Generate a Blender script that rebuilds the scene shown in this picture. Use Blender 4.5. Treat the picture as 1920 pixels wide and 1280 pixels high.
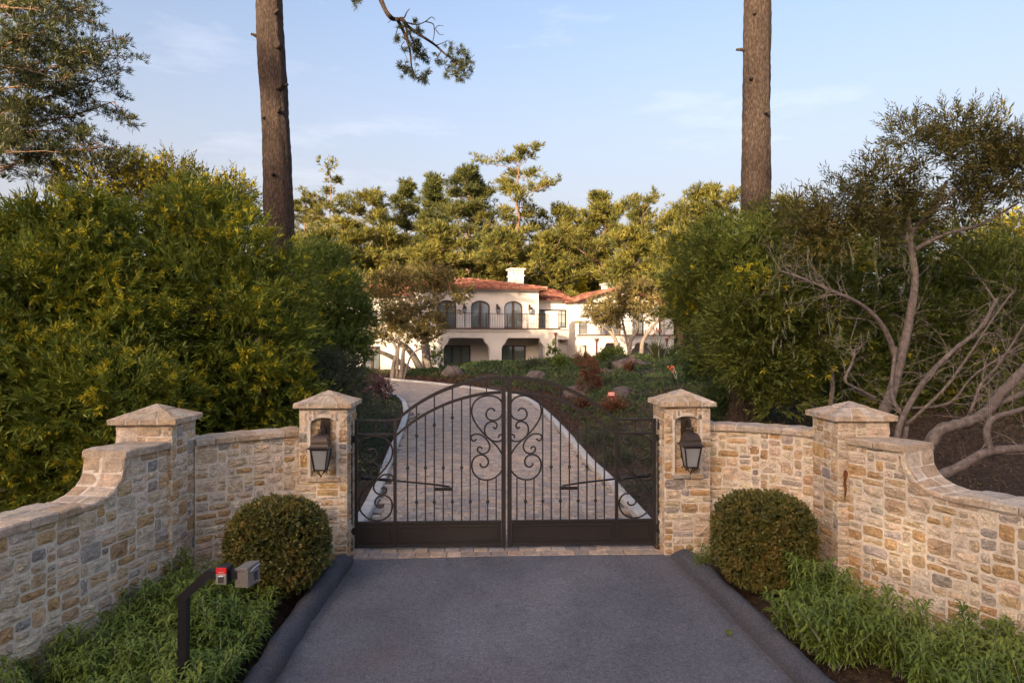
import bpy, math, random
import numpy as np
from mathutils import Vector, Matrix
from mathutils.geometry import tessellate_polygon

for o in list(bpy.data.objects): bpy.data.objects.remove(o)
scene = bpy.context.scene
COL = scene.collection
R = math.radians
CAMZ, FPX = 3.05, 1280.0

# ------------------------------------------------------------------ camera, sky, sun, exposure
cd = bpy.data.cameras.new('camera'); cam = bpy.data.objects.new('camera', cd); COL.objects.link(cam)
cam.location = (0, 0, CAMZ); cam.rotation_euler = (R(90), 0, 0)
cd.sensor_width = 36; cd.lens = 24; cd.clip_start = 0.1; cd.clip_end = 3000
scene.camera = cam

SUN_EL, SUN_AZ = R(11.5), R(28)            # azimuth: degrees to the left of straight behind the camera
to_sun = Vector((-math.sin(SUN_AZ)*math.cos(SUN_EL), -math.cos(SUN_AZ)*math.cos(SUN_EL), math.sin(SUN_EL)))
HAZE_COL = (1.24, 1.19, 1.26, 1)
world = bpy.data.worlds.new('World'); scene.world = world; world.use_nodes = True
nt = world.node_tree; nt.nodes.clear()
wo = nt.nodes.new('ShaderNodeOutputWorld'); bg = nt.nodes.new('ShaderNodeBackground')
sky = nt.nodes.new('ShaderNodeTexSky'); sky.sky_type = 'NISHITA'; sky.sun_disc = False
sky.sun_elevation = SUN_EL; sky.sun_rotation = math.atan2(to_sun.x, to_sun.y)
sky.air_density = 1.0; sky.dust_density = 9.0; sky.ozone_density = 2.2
bg.inputs['Strength'].default_value = 0.15
tc = nt.nodes.new('ShaderNodeTexCoord'); mp = nt.nodes.new('ShaderNodeMapping')
mp.inputs['Location'].default_value = (7, 2, 5); mp.inputs['Scale'].default_value = (1.6, 1.2, 7.0); mp.inputs['Rotation'].default_value = (0, R(14), R(20))
n1 = nt.nodes.new('ShaderNodeTexNoise'); n1.inputs['Scale'].default_value = 2.2; n1.inputs['Detail'].default_value = 9; n1.inputs['Roughness'].default_value = .62
cr = nt.nodes.new('ShaderNodeMapRange'); cr.inputs[1].default_value = .56; cr.inputs[2].default_value = .80; cr.inputs[3].default_value = 0; cr.inputs[4].default_value = .30
mx = nt.nodes.new('ShaderNodeMix'); mx.data_type = 'RGBA'
hv = nt.nodes.new('ShaderNodeMix'); hv.data_type = 'RGBA'; hv.blend_type = 'MULTIPLY'; hv.inputs[0].default_value = 1; hv.inputs[7].default_value = (.93, .78, .73, 1)
L = nt.links.new
L(tc.outputs['Generated'], mp.inputs['Vector']); L(mp.outputs[0], n1.inputs['Vector']); L(n1.outputs[0], cr.inputs[0])
L(sky.outputs[0], hv.inputs[6])
# pale haze low in the sky, the same all round
sx = nt.nodes.new('ShaderNodeSeparateXYZ'); L(tc.outputs['Generated'], sx.inputs[0])
hz = nt.nodes.new('ShaderNodeMapRange'); hz.interpolation_type = 'SMOOTHSTEP'; hz.inputs[1].default_value = .0; hz.inputs[2].default_value = .50; hz.inputs[3].default_value = .75; hz.inputs[4].default_value = 0
hm = nt.nodes.new('ShaderNodeMix'); hm.data_type = 'RGBA'; hm.inputs[7].default_value = HAZE_COL
L(sx.outputs[2], hz.inputs[0]); L(hz.outputs[0], hm.inputs[0]); L(hv.outputs[2], hm.inputs[6])
L(cr.outputs[0], mx.inputs[0]); L(hm.outputs[2], mx.inputs[6]); mx.inputs[7].default_value = (2.0, 1.92, 2.05, 1)
L(mx.outputs[2], bg.inputs['Color']); L(bg.outputs[0], wo.inputs['Surface'])

sl = bpy.data.lights.new('sun', 'SUN'); sl.energy = 2.5; sl.angle = R(0.5); sl.color = (1.0, .79, .52)
so = bpy.data.objects.new('sun', sl); COL.objects.link(so)
so.rotation_euler = to_sun.to_track_quat('Z', 'Y').to_euler()
scene.view_settings.view_transform = 'Standard'; scene.view_settings.look = 'None'
scene.view_settings.gamma = 1; scene.view_settings.use_curve_mapping = False
scene.view_settings.exposure = 2.2
scene.cycles.max_bounces = 6; scene.cycles.transparent_max_bounces = 6
scene.cycles.diffuse_bounces = 4

# ------------------------------------------------------------------ helpers
def P(px, py, Y): return Vector(((px-960)/FPX*Y, Y, CAMZ-(py-640)/FPX*Y))
def wl(o):
    v = Vector((0, 0, 0))
    while o is not None: v += o.location; o = o.parent
    return v
def tag(o, label=None, cat=None, group=None, kind=None):
    if label: o['label'] = label
    if cat: o['category'] = cat
    if group: o['group'] = group
    if kind: o['kind'] = kind
    return o
def empty(name, loc, label, cat, group=None, rz=0):
    o = bpy.data.objects.new(name, None); COL.objects.link(o); o.location = loc; o.rotation_euler = (0, 0, rz)
    o.empty_display_size = .1
    return tag(o, label, cat, group)
def link(name, me, parent=None, mat=None):
    if mat and not me.materials: me.materials.append(mat)
    o = bpy.data.objects.new(name, me); COL.objects.link(o)
    if parent: o.parent = parent
    return o
def copy_tree(o, parent=None):
    c = o.copy(); COL.objects.link(c); c.parent = parent
    for ch in list(o.children): copy_tree(ch, c)
    return c

class MB:
    def __init__(s): s.v = []; s.f = []
    def add(s, vs, fs):
        n = len(s.v); s.v += [tuple(v) for v in vs]; s.f += [tuple(i+n for i in f) for f in fs]; return s
    def box(s, c, size, rz=0, ax=None):
        hx, hy, hz = size[0]/2, size[1]/2, size[2]/2
        M = Matrix.Rotation(rz, 3, 'Z') if ax is None else ax
        vs = [M @ Vector((x*hx, y*hy, z*hz)) + Vector(c) for z in (-1, 1) for x, y in ((-1, -1), (1, -1), (1, 1), (-1, 1))]
        return s.add(vs, [(3, 2, 1, 0), (4, 5, 6, 7), (0, 1, 5, 4), (1, 2, 6, 5), (2, 3, 7, 6), (3, 0, 4, 7)])
    def bbox(s, c, size, b=.006, ax=None):
        # box with chamfered edges
        hx, hy, hz = size[0]/2, size[1]/2, size[2]/2
        M = ax or Matrix.Identity(3); vs = []
        for (zz, k) in ((-hz, b), (-hz+b, 0), (hz-b, 0), (hz, b)):
            for x, y in ((-1, -1), (1, -1), (1, 1), (-1, 1)):
                vs.append(M @ Vector((x*(hx-k), y*(hy-k), zz)) + Vector(c))
        fs = [(3, 2, 1, 0), (12, 13, 14, 15)]
        for r in range(3):
            for i in range(4):
                j = (i+1) % 4; fs.append((r*4+i, r*4+j, r*4+4+j, r*4+4+i))
        return s.add(vs, fs)
    def tube(s, pts, r, n=6, cap=True, phase=0):
        pts = [Vector(p) for p in pts]; m = len(pts)
        rs = r if isinstance(r, (list, tuple)) else [r]*m
        vs = []; up = None
        for i, p in enumerate(pts):
            t = (pts[min(i+1, m-1)]-pts[max(i-1, 0)]).normalized()
            if up is None:
                up = Vector((0, 0, 1)) if abs(t.z) < .9 else Vector((0, 1, 0))
                up = (up - t*up.dot(t)).normalized()
            else:
                up = up - t*up.dot(t)
                up = up.normalized() if up.length > 1e-6 else t.orthogonal().normalized()
            sd = t.cross(up)
            for k in range(n):
                a = 2*math.pi*(k+phase)/n
                vs.append(p + (up*math.cos(a)+sd*math.sin(a))*rs[i])
        fs = [(i*n+k, i*n+(k+1) % n, (i+1)*n+(k+1) % n, (i+1)*n+k) for i in range(m-1) for k in range(n)]
        if cap: fs += [tuple(range(n))[::-1], tuple((m-1)*n+k for k in range(n))]
        return s.add(vs, fs)
    def lathe(s, prof, c, n=12, phase=0, sq=False):
        vs = []; q = math.sqrt(2) if sq else 1
        for (r, z) in prof:
            for k in range(n):
                a = 2*math.pi*(k+phase)/n; vs.append((c[0]+r*q*math.cos(a), c[1]+r*q*math.sin(a), c[2]+z))
        m = len(prof)
        fs = [(i*n+k, i*n+(k+1) % n, (i+1)*n+(k+1) % n, (i+1)*n+k) for i in range(m-1) for k in range(n)]
        fs += [tuple(range(n))[::-1], tuple((m-1)*n+k for k in range(n))]
        return s.add(vs, fs)
    def poly(s, pts2, frame, d0, d1):
        # extruded polygon: frame = (origin, u, v, n)
        o, u, v, n = [Vector(x) for x in frame]; k = len(pts2)
        vs = [o+u*a+v*b+n*d0 for a, b in pts2]+[o+u*a+v*b+n*d1 for a, b in pts2]
        return s.add(vs, [tuple(range(k))[::-1], tuple(range(k, 2*k))]+[(i, (i+1) % k, k+(i+1) % k, k+i) for i in range(k)])
    def holed(s, outer, holes, frame, depth):
        # a flat panel with openings and reveals going back by depth
        o, u, v, n = [Vector(x) for x in frame]
        loops = [outer]+holes
        tris = tessellate_polygon([[Vector((a, b, 0)) for a, b in l] for l in loops])
        flat = [p for l in loops for p in l]
        vs = [o+u*a+v*b for a, b in flat]
        s.add(vs, [tuple(t) for t in tris])
        for h in holes:
            k = len(h)
            vs = [o+u*a+v*b for a, b in h]+[o+u*a+v*b-n*depth for a, b in h]
            s.add(vs, [(i, (i+1) % k, k+(i+1) % k, k+i) for i in range(k)])
        return s
    def mesh(s, name, off=Vector((0, 0, 0)), smooth=False):
        me = bpy.data.meshes.new(name)
        me.from_pydata([(v[0]-off[0], v[1]-off[1], v[2]-off[2]) for v in s.v], [], s.f)
        if smooth: me.polygons.foreach_set('use_smooth', [True]*len(me.polygons))
        me.validate(); me.update(); return me
    def build(s, name, mat, parent=None, smooth=False, local=False):
        off = wl(parent) if (parent and not local) else Vector((0, 0, 0))
        return link(name, s.mesh(name, off, smooth), parent, mat)

def np_mesh(name, V, F, smooth=False):
    V = np.asarray(V, np.float32); F = np.asarray(F, np.int32)
    me = bpy.data.meshes.new(name); k = F.shape[1]
    me.vertices.add(len(V)); me.vertices.foreach_set('co', V.ravel())
    me.loops.add(F.size); me.loops.foreach_set('vertex_index', F.ravel())
    me.polygons.add(len(F)); me.polygons.foreach_set('loop_start', np.arange(0, F.size, k, dtype=np.int32))
    me.polygons.foreach_set('loop_total', np.full(len(F), k, np.int32))
    if smooth: me.polygons.foreach_set('use_smooth', np.ones(len(F), bool))
    me.update(calc_edges=True); return me
def unit(a): return a/np.maximum(np.linalg.norm(a, axis=-1, keepdims=True), 1e-9)

def catmull(pts, n=6):
    pts = [np.array(p, float) for p in pts]; out = []
    for i in range(len(pts)-1):
        p0 = pts[max(i-1, 0)]; p1 = pts[i]; p2 = pts[i+1]; p3 = pts[min(i+2, len(pts)-1)]
        for k in range(n):
            t = k/n
            out.append(.5*((2*p1)+(-p0+p2)*t+(2*p0-5*p1+4*p2-p3)*t*t+(-p0+3*p1-3*p2+p3)*t**3))
    out.append(pts[-1]); return out

# ------------------------------------------------------------------ materials
def mat_new(name):
    m = bpy.data.materials.new(name); m.use_nodes = True
    return m, m.node_tree, m.node_tree.nodes['Principled BSDF']
def node(t, kind, **kw):
    n = t.nodes.new(kind)
    for k, v in kw.items():
        if k in n.inputs: n.inputs[k].default_value = v
        else: setattr(n, k, v)
    return n
def simple(name, col, rough=.6, metal=0, spec=.5, var=.0, scale=8, bump=0, bscale=60, coat=0):
    m, t, b = mat_new(name); b.inputs['Base Color'].default_value = (*col, 1); b.inputs['Roughness'].default_value = rough
    b.inputs['Metallic'].default_value = metal; b.inputs['Specular IOR Level'].default_value = spec
    g = node(t, 'ShaderNodeNewGeometry')
    if var:
        n = node(t, 'ShaderNodeTexNoise', Scale=scale, Detail=5, Roughness=.6)
        t.links.new(g.outputs['Position'], n.inputs['Vector'])
        mr = node(t, 'ShaderNodeMapRange'); mr.inputs[1].default_value = .3; mr.inputs[2].default_value = .7; mr.inputs[3].default_value = 1-var; mr.inputs[4].default_value = 1+var
        t.links.new(n.outputs[0], mr.inputs[0])
        v = node(t, 'ShaderNodeVectorMath', operation='SCALE'); v.inputs[0].default_value = col
        t.links.new(mr.outputs[0], v.inputs['Scale']); t.links.new(v.outputs[0], b.inputs['Base Color'])
    if bump:
        n = node(t, 'ShaderNodeTexNoise', Scale=bscale, Detail=6, Roughness=.65)
        t.links.new(g.outputs['Position'], n.inputs['Vector'])
        bp = node(t, 'ShaderNodeBump', Strength=bump, Distance=.02); t.links.new(n.outputs[0], bp.inputs['Height']); t.links.new(bp.outputs[0], b.inputs['Normal'])
    return m
def ramp_mat(name, stops, scale, rough=.9, bump=.4, bscale=50, bdist=.02, detail=8, stretch=(1, 1, 1), spec=.3):
    m, t, b = mat_new(name); g = node(t, 'ShaderNodeNewGeometry'); mp = node(t, 'ShaderNodeMapping'); mp.inputs['Location'].default_value = (7, 2, 5); mp.inputs['Scale'].default_value = stretch
    t.links.new(g.outputs['Position'], mp.inputs['Vector'])
    n = node(t, 'ShaderNodeTexNoise', Scale=scale, Detail=detail, Roughness=.65); t.links.new(mp.outputs[0], n.inputs['Vector'])
    r = node(t, 'ShaderNodeValToRGB'); e = r.color_ramp.elements
    while len(e) < len(stops): e.new(.5)
    for el, (p, c) in zip(e, stops): el.position = p; el.color = (*c, 1)
    t.links.new(n.outputs[0], r.inputs[0]); t.links.new(r.outputs[0], b.inputs['Base Color'])
    n2 = node(t, 'ShaderNodeTexNoise', Scale=bscale, Detail=8, Roughness=.7); t.links.new(mp.outputs[0], n2.inputs['Vector'])
    bp = node(t, 'ShaderNodeBump', Strength=bump, Distance=bdist); t.links.new(n2.outputs[0], bp.inputs['Height']); t.links.new(bp.outputs[0], b.inputs['Normal'])
    b.inputs['Roughness'].default_value = rough; b.inputs['Specular IOR Level'].default_value = spec
    return m
def piece_mat(name, bscale=28, bump=.7, bdist=.03, island=None, rough=.9):
    """stone or paver: tone from the object's own colour (or one tone per island), grain and stains from noise"""
    m, t, b = mat_new(name); g = node(t, 'ShaderNodeNewGeometry')
    if island:
        r = node(t, 'ShaderNodeValToRGB'); e = r.color_ramp.elements
        while len(e) < len(island): e.new(.5)
        for i, (el, c) in enumerate(zip(e, island)): el.position = i/len(island); el.color = (*c, 1)
        r.color_ramp.interpolation = 'CONSTANT'
        t.links.new(g.outputs['Random Per Island'], r.inputs[0]); base = r.outputs[0]
    else:
        oi = node(t, 'ShaderNodeObjectInfo'); base = oi.outputs['Color']
    n = node(t, 'ShaderNodeTexNoise', Scale=9, Detail=8, Roughness=.72); t.links.new(g.outputs['Position'], n.inputs['Vector'])
    n3 = node(t, 'ShaderNodeTexNoise', Scale=70, Detail=6, Roughness=.7); t.links.new(g.outputs['Position'], n3.inputs['Vector'])
    mr = node(t, 'ShaderNodeMapRange'); mr.inputs[1].default_value = .32; mr.inputs[2].default_value = .68; mr.inputs[3].default_value = .62; mr.inputs[4].default_value = 1.28
    t.links.new(n.outputs[0], mr.inputs[0])
    mr3 = node(t, 'ShaderNodeMapRange'); mr3.inputs[1].default_value = .3; mr3.inputs[2].default_value = .7; mr3.inputs[3].default_value = .68; mr3.inputs[4].default_value = 1.25
    t.links.new(n3.outputs[0], mr3.inputs[0])
    mu = node(t, 'ShaderNodeMath', operation='MULTIPLY'); t.links.new(mr.outputs[0], mu.inputs[0]); t.links.new(mr3.outputs[0], mu.inputs[1])
    v = node(t, 'ShaderNodeVectorMath', operation='SCALE'); t.links.new(base, v.inputs[0]); t.links.new(mu.outputs[0], v.inputs['Scale'])
    # warm stains
    n4 = node(t, 'ShaderNodeTexNoise', Scale=5.5, Detail=6, Roughness=.7); t.links.new(g.outputs['Position'], n4.inputs['Vector'])
    mr4 = node(t, 'ShaderNodeMapRange'); mr4.inputs[1].default_value = .56; mr4.inputs[2].default_value = .74; mr4.inputs[3].default_value = 0; mr4.inputs[4].default_value = .55
    t.links.new(n4.outputs[0], mr4.inputs[0])
    mi = node(t, 'ShaderNodeMix', data_type='RGBA'); t.links.new(mr4.outputs[0], mi.inputs[0]); t.links.new(v.outputs[0], mi.inputs[6]); mi.inputs[7].default_value = (.34, .2, .09, 1)
    t.links.new((mi if not island else v).outputs[2 if not island else 0], b.inputs['Base Color'])
    n2 = node(t, 'ShaderNodeTexNoise', Scale=bscale, Detail=9, Roughness=.68); t.links.new(g.outputs['Position'], n2.inputs['Vector'])
    bp = node(t, 'ShaderNodeBump', Strength=bump, Distance=bdist); t.links.new(n2.outputs[0], bp.inputs['Height']); t.links.new(bp.outputs[0], b.inputs['Normal'])
    b.inputs['Roughness'].default_value = rough; b.inputs['Specular IOR Level'].default_value = .25
    return m
def leaf_mat(name, cols, rough=.55, trans=.25, spec=.35, zone=1.2):
    """foliage: a tone per leaf, clump-sized drift between the given albedos, some light let through"""
    m, t, b = mat_new(name); g = node(t, 'ShaderNodeNewGeometry')
    n = node(t, 'ShaderNodeTexNoise', Scale=zone, Detail=2); t.links.new(g.outputs['Position'], n.inputs['Vector'])
    ad = node(t, 'ShaderNodeMath', operation='MULTIPLY_ADD'); ad.inputs[1].default_value = .55
    sb = node(t, 'ShaderNodeMath', operation='MULTIPLY_ADD'); sb.inputs[1].default_value = 1.5; sb.inputs[2].default_value = -.52
    t.links.new(n.outputs[0], sb.inputs[0]); t.links.new(g.outputs['Random Per Island'], ad.inputs[0]); t.links.new(sb.outputs[0], ad.inputs[2])
    r = node(t, 'ShaderNodeValToRGB'); e = r.color_ramp.elements
    while len(e) < len(cols): e.new(.5)
    for i, (el, c) in enumerate(zip(e, cols)): el.position = i/(len(cols)-1); el.color = (*c, 1)
    t.links.new(ad.outputs[0], r.inputs[0]); t.links.new(r.outputs[0], b.inputs['Base Color'])
    b.inputs['Roughness'].default_value = rough; b.inputs['Specular IOR Level'].default_value = spec
    tr = node(t, 'ShaderNodeBsdfTranslucent'); mi = node(t, 'ShaderNodeMixShader'); mi.inputs[0].default_value = trans
    t.links.new(r.outputs[0], tr.inputs['Color']); t.links.new(b.outputs[0], mi.inputs[1]); t.links.new(tr.outputs[0], mi.inputs[2])
    t.links.new(mi.outputs[0], t.nodes['Material Output'].inputs['Surface'])
    return m

M = {}
M['stone'] = piece_mat('stone', bscale=30, bump=1.0, bdist=.03)
M['mortar'] = simple('mortar', (.74, .655, .545), .95, var=.18, scale=14, bump=.6, bscale=70)
PAV = [(.45, .35, .27), (.38, .32, .275), (.50, .39, .295), (.33, .29, .27), (.48, .36, .27), (.42, .36, .31), (.36, .31, .28), (.52, .42, .335)]
M['paver'] = piece_mat('paver', bscale=60, bump=.35, bdist=.01)
M['paver_far'] = piece_mat('paver_far', bscale=60, bump=.35, bdist=.01, island=PAV)
def asphalt_mat(name, tone):
    m, t, b = mat_new(name); g = node(t, 'ShaderNodeNewGeometry')
    def noise(sc, de, lo, hi, a, c, ro=.6):
        n = node(t, 'ShaderNodeTexNoise', Scale=sc, Detail=de, Roughness=ro); t.links.new(g.outputs['Position'], n.inputs['Vector'])
        r = node(t, 'ShaderNodeMapRange'); r.inputs[1].default_value = lo; r.inputs[2].default_value = hi; r.inputs[3].default_value = a; r.inputs[4].default_value = c
        t.links.new(n.outputs[0], r.inputs[0]); return r.outputs[0]
    a = noise(.9, 5, .3, .7, .78, 1.22); c = noise(62, 6, .35, .65, .45, 1.6, .8); d = noise(420, 1, .68, .75, 0, .16)
    mu = node(t, 'ShaderNodeMath', operation='MULTIPLY'); t.links.new(a, mu.inputs[0]); t.links.new(c, mu.inputs[1])
    v = node(t, 'ShaderNodeVectorMath', operation='SCALE'); v.inputs[0].default_value = tone; t.links.new(mu.outputs[0], v.inputs['Scale'])
    w = node(t, 'ShaderNodeVectorMath', operation='ADD'); t.links.new(v.outputs[0], w.inputs[0]); t.links.new(d, w.inputs[1])
    vo = node(t, 'ShaderNodeTexVoronoi', Scale=42); t.links.new(g.outputs['Position'], vo.inputs['Vector'])
    fl = node(t, 'ShaderNodeMapRange'); fl.inputs[1].default_value = .10; fl.inputs[2].default_value = .20; fl.inputs[3].default_value = .20; fl.inputs[4].default_value = 0
    t.links.new(vo.outputs['Distance'], fl.inputs[0]); ga = node(t, 'ShaderNodeMath', operation='MULTIPLY'); t.links.new(fl.outputs[0], ga.inputs[0]); t.links.new(noise(11, 2, .56, .66, 0, 1), ga.inputs[1])
    w2 = node(t, 'ShaderNodeVectorMath', operation='ADD'); t.links.new(w.outputs[0], w2.inputs[0]); t.links.new(ga.outputs[0], w2.inputs[1]); w = w2
    st = node(t, 'ShaderNodeVectorMath', operation='SCALE'); t.links.new(w.outputs[0], st.inputs[0]); t.links.new(noise(2.6, 8, .60, .74, 1, .52, .7), st.inputs['Scale']); w = st
    wp = node(t, 'ShaderNodeTexNoise', Scale=1.6, Detail=4); t.links.new(g.outputs['Position'], wp.inputs['Vector'])
    wv = node(t, 'ShaderNodeVectorMath', operation='MULTIPLY_ADD'); wv.inputs[1].default_value = (.9, .9, .9); t.links.new(wp.outputs['Color'], wv.inputs[0]); t.links.new(g.outputs['Position'], wv.inputs[2])
    ck = node(t, 'ShaderNodeTexVoronoi', Scale=.42, feature='DISTANCE_TO_EDGE'); t.links.new(wv.outputs[0], ck.inputs['Vector'])
    cm = node(t, 'ShaderNodeMapRange'); cm.inputs[1].default_value = .001; cm.inputs[2].default_value = .004; cm.inputs[3].default_value = .82; cm.inputs[4].default_value = 1
    t.links.new(ck.outputs['Distance'], cm.inputs[0]); cs = node(t, 'ShaderNodeVectorMath', operation='SCALE'); t.links.new(w.outputs[0], cs.inputs[0]); t.links.new(cm.outputs[0], cs.inputs['Scale']); w = cs
    md = node(t, 'ShaderNodeVectorMath', operation='SCALE'); t.links.new(w.outputs[0], md.inputs[0]); t.links.new(noise(24, 4, .3, .7, .72, 1.28, .7), md.inputs['Scale']); w = md
    # reddish dust
    mi = node(t, 'ShaderNodeMix', data_type='RGBA'); t.links.new(noise(.55, 6, .52, .75, 0, .5), mi.inputs[0]); t.links.new(w.outputs[0], mi.inputs[6]); mi.inputs[7].default_value = (.16, .115, .10, 1)
    t.links.new(mi.outputs[2], b.inputs['Base Color']); b.inputs['Roughness'].default_value = .82
    n2 = node(t, 'ShaderNodeTexNoise', Scale=85, Detail=8); t.links.new(g.outputs['Position'], n2.inputs['Vector'])
    bp = node(t, 'ShaderNodeBump', Strength=.8, Distance=.018); t.links.new(n2.outputs[0], bp.inputs['Height']); t.links.new(bp.outputs[0], b.inputs['Normal'])
    return m
M['asphalt'] = asphalt_mat('asphalt', (.118, .122, .142))
M['berm'] = asphalt_mat('asphalt_kerb', (.066, .069, .083))
M['concrete'] = ramp_mat('concrete', [(.3, (.40, .385, .36)), (.55, (.56, .54, .51)), (.75, (.62, .6, .57))], 5, bump=.3)
M['soil'] = ramp_mat('soil', [(.3, (.030, .019, .013)), (.5, (.065, .042, .028)), (.62, (.11, .072, .046)), (.75, (.16, .11, .07))], 9, bump=.9, bscale=45, bdist=.05, detail=12)
M['iron'] = simple('painted_iron', (.021, .017, .016), .5, metal=0, spec=.5, var=.12, scale=30, bump=.08, bscale=200)
M['black'] = simple('black_paint', (.010, .0105, .014), .42, spec=.45)
M['post_iron'] = simple('post_iron', (.028, .026, .026), .45)
M['bronze'] = simple('aged_bronze', (.050, .036, .028), .45, metal=.35, var=.25, scale=24)
M['frost'] = simple('frosted_glass', (.27, .29, .31), .35, spec=.5, var=.1, scale=6)
M['stucco'] = simple('stucco', (.64, .60, .565), .92, var=.05, scale=1.6, bump=.25, bscale=40)
M['stucco_trim'] = simple('stucco_trim', (.66, .62, .585), .9, var=.05, scale=3)
M['wood_dark'] = simple('dark_joinery', (.075, .045, .030), .45, var=.2, scale=9)
M['copper'] = simple('copper_pipe', (.22, .095, .06), .45, metal=.5, var=.25, scale=4)
def glass_mat():
    m, t, b = mat_new('window_glass'); b.inputs['Base Color'].default_value = (.16, .185, .20, 1); b.inputs['Roughness'].default_value = .05
    b.inputs['Specular IOR Level'].default_value = 1.0; b.inputs['IOR'].default_value = 2.2; return m
M['glass'] = glass_mat()
M['tile'] = piece_mat('roof_tile', bscale=30, bump=.3, island=[(.27, .105, .07), (.32, .135, .09), (.23, .085, .06), (.36, .175, .12), (.26, .10, .072), (.20, .08, .06)])
M['bark'] = ramp_mat('pine_bark', [(.25, (.024, .017, .014)), (.48, (.07, .047, .037)), (.62, (.13, .092, .072)), (.78, (.24, .185, .15))], 24, bump=1.0, bscale=30, bdist=.12, stretch=(1, 1, .38))
M['bark_far'] = ramp_mat('far_bark', [(.3, (.12, .07, .045)), (.7, (.28, .18, .12))], 6, bump=.6, stretch=(1, 1, .4))
M['bark_grey'] = ramp_mat('grey_bark', [(.28, (.085, .068, .060)), (.52, (.165, .135, .12)), (.68, (.25, .21, .19)), (.76, (.40, .36, .33))], 14, bump=.7, bscale=40, stretch=(1, 1, .8))
M['bark_oak'] = ramp_mat('oak_bark', [(.3, (.15, .12, .10)), (.7, (.36, .30, .25))], 9, bump=.7, bscale=30)
M['twig'] = simple('bare_twig', (.24, .195, .17), .9, var=.3, scale=5)
M['rock'] = ramp_mat('boulder', [(.3, (.07, .056, .052)), (.52, (.15, .12, .11)), (.7, (.25, .205, .18))], 4.5, bump=1.0, bscale=9, bdist=.12)
M['wattle'] = leaf_mat('wattle_leaves', [(0.074, 0.099, 0.017), (0.134, 0.173, 0.023), (0.210, 0.255, 0.031), (0.300, 0.329, 0.039)])
M['wattle_dark'] = leaf_mat('wattle_dark_leaves', [(0.069, 0.094, 0.023), (0.120, 0.152, 0.029), (0.171, 0.207, 0.036), (0.228, 0.255, 0.042)])
M['olive'] = leaf_mat('olive_leaves', [(0.072, 0.073, 0.024), (0.121, 0.114, 0.033), (0.171, 0.152, 0.042), (0.220, 0.182, 0.051)])
M['blossom'] = leaf_mat('yellow_blossom', [(0.345, 0.310, 0.025), (0.483, 0.425, 0.030), (0.598, 0.517, 0.035), (0.690, 0.598, 0.045)], trans=.3)
M['green'] = leaf_mat('green_leaves', [(0.060, 0.096, 0.020), (0.108, 0.156, 0.030), (0.156, 0.204, 0.036), (0.216, 0.252, 0.046)])
M['needle'] = leaf_mat('pine_needles', [(.05, .062, .018), (.11, .115, .024), (.20, .178, .032), (.30, .245, .045)], zone=.9)
M['needle_dark'] = leaf_mat('cypress_needles', [(.030, .045, .015), (.065, .08, .02), (.12, .12, .027), (.18, .165, .035)], zone=.9)
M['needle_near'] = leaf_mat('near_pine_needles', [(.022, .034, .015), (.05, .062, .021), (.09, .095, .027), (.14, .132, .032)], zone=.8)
M['oak'] = leaf_mat('oak_leaves', [(.085, .074, .03), (.15, .122, .042), (.22, .172, .058), (.29, .215, .072)], zone=1.0)
M['box'] = leaf_mat('box_leaves', [(0.054, 0.070, 0.019), (0.096, 0.110, 0.026), (0.150, 0.144, 0.034), (0.216, 0.174, 0.041), (0.300, 0.198, 0.048)], zone=5, rough=.4, spec=.5)
M['sage'] = leaf_mat('sage_leaves', [(0.081, 0.135, 0.025), (0.138, 0.200, 0.034), (0.200, 0.263, 0.045), (0.275, 0.325, 0.056)], zone=1.5)
M['sage_stem'] = simple('sage_stem', (.36, .40, .30), .8)
M['cover'] = leaf_mat('ground_cover_leaves', [(0.030, 0.058, 0.022), (0.052, 0.090, 0.030), (0.080, 0.120, 0.040), (0.130, 0.155, 0.048)], zone=.7)
M['cover_red'] = leaf_mat('reddish_ground_cover_leaves', [(.05, .03, .02), (.10, .05, .035), (.14, .075, .04), (.12, .10, .04)], zone=.9)
M['ceanothus'] = leaf_mat('grey_green_leaves', [(0.031, 0.044, 0.025), (0.060, 0.075, 0.043), (0.094, 0.112, 0.062), (0.130, 0.146, 0.083)], zone=1.6)
M['red_leaf'] = leaf_mat('red_leaves', [(.10, .035, .025), (.16, .06, .035), (.20, .09, .045), (.14, .11, .04)], zone=2)
M['plum_leaf'] = leaf_mat('plum_leaves', [(.05, .02, .025), (.10, .045, .05), (.18, .10, .10), (.32, .24, .22)], zone=3)
M['lime'] = leaf_mat('lime_leaves', [(.06, .09, .02), (.10, .14, .03), (.15, .19, .04)], zone=2)
M['strap'] = leaf_mat('strap_leaves', [(.06, .08, .03), (.11, .12, .05), (.17, .16, .07)], zone=2)
M['lichen'] = leaf_mat('lichen_strands', [(.15, .16, .10), (.24, .25, .16), (.3, .3, .2)], zone=2)
M['litter'] = leaf_mat('fallen_leaves', [(.05, .035, .02), (.11, .075, .045), (.18, .12, .07)], trans=.05)
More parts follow.
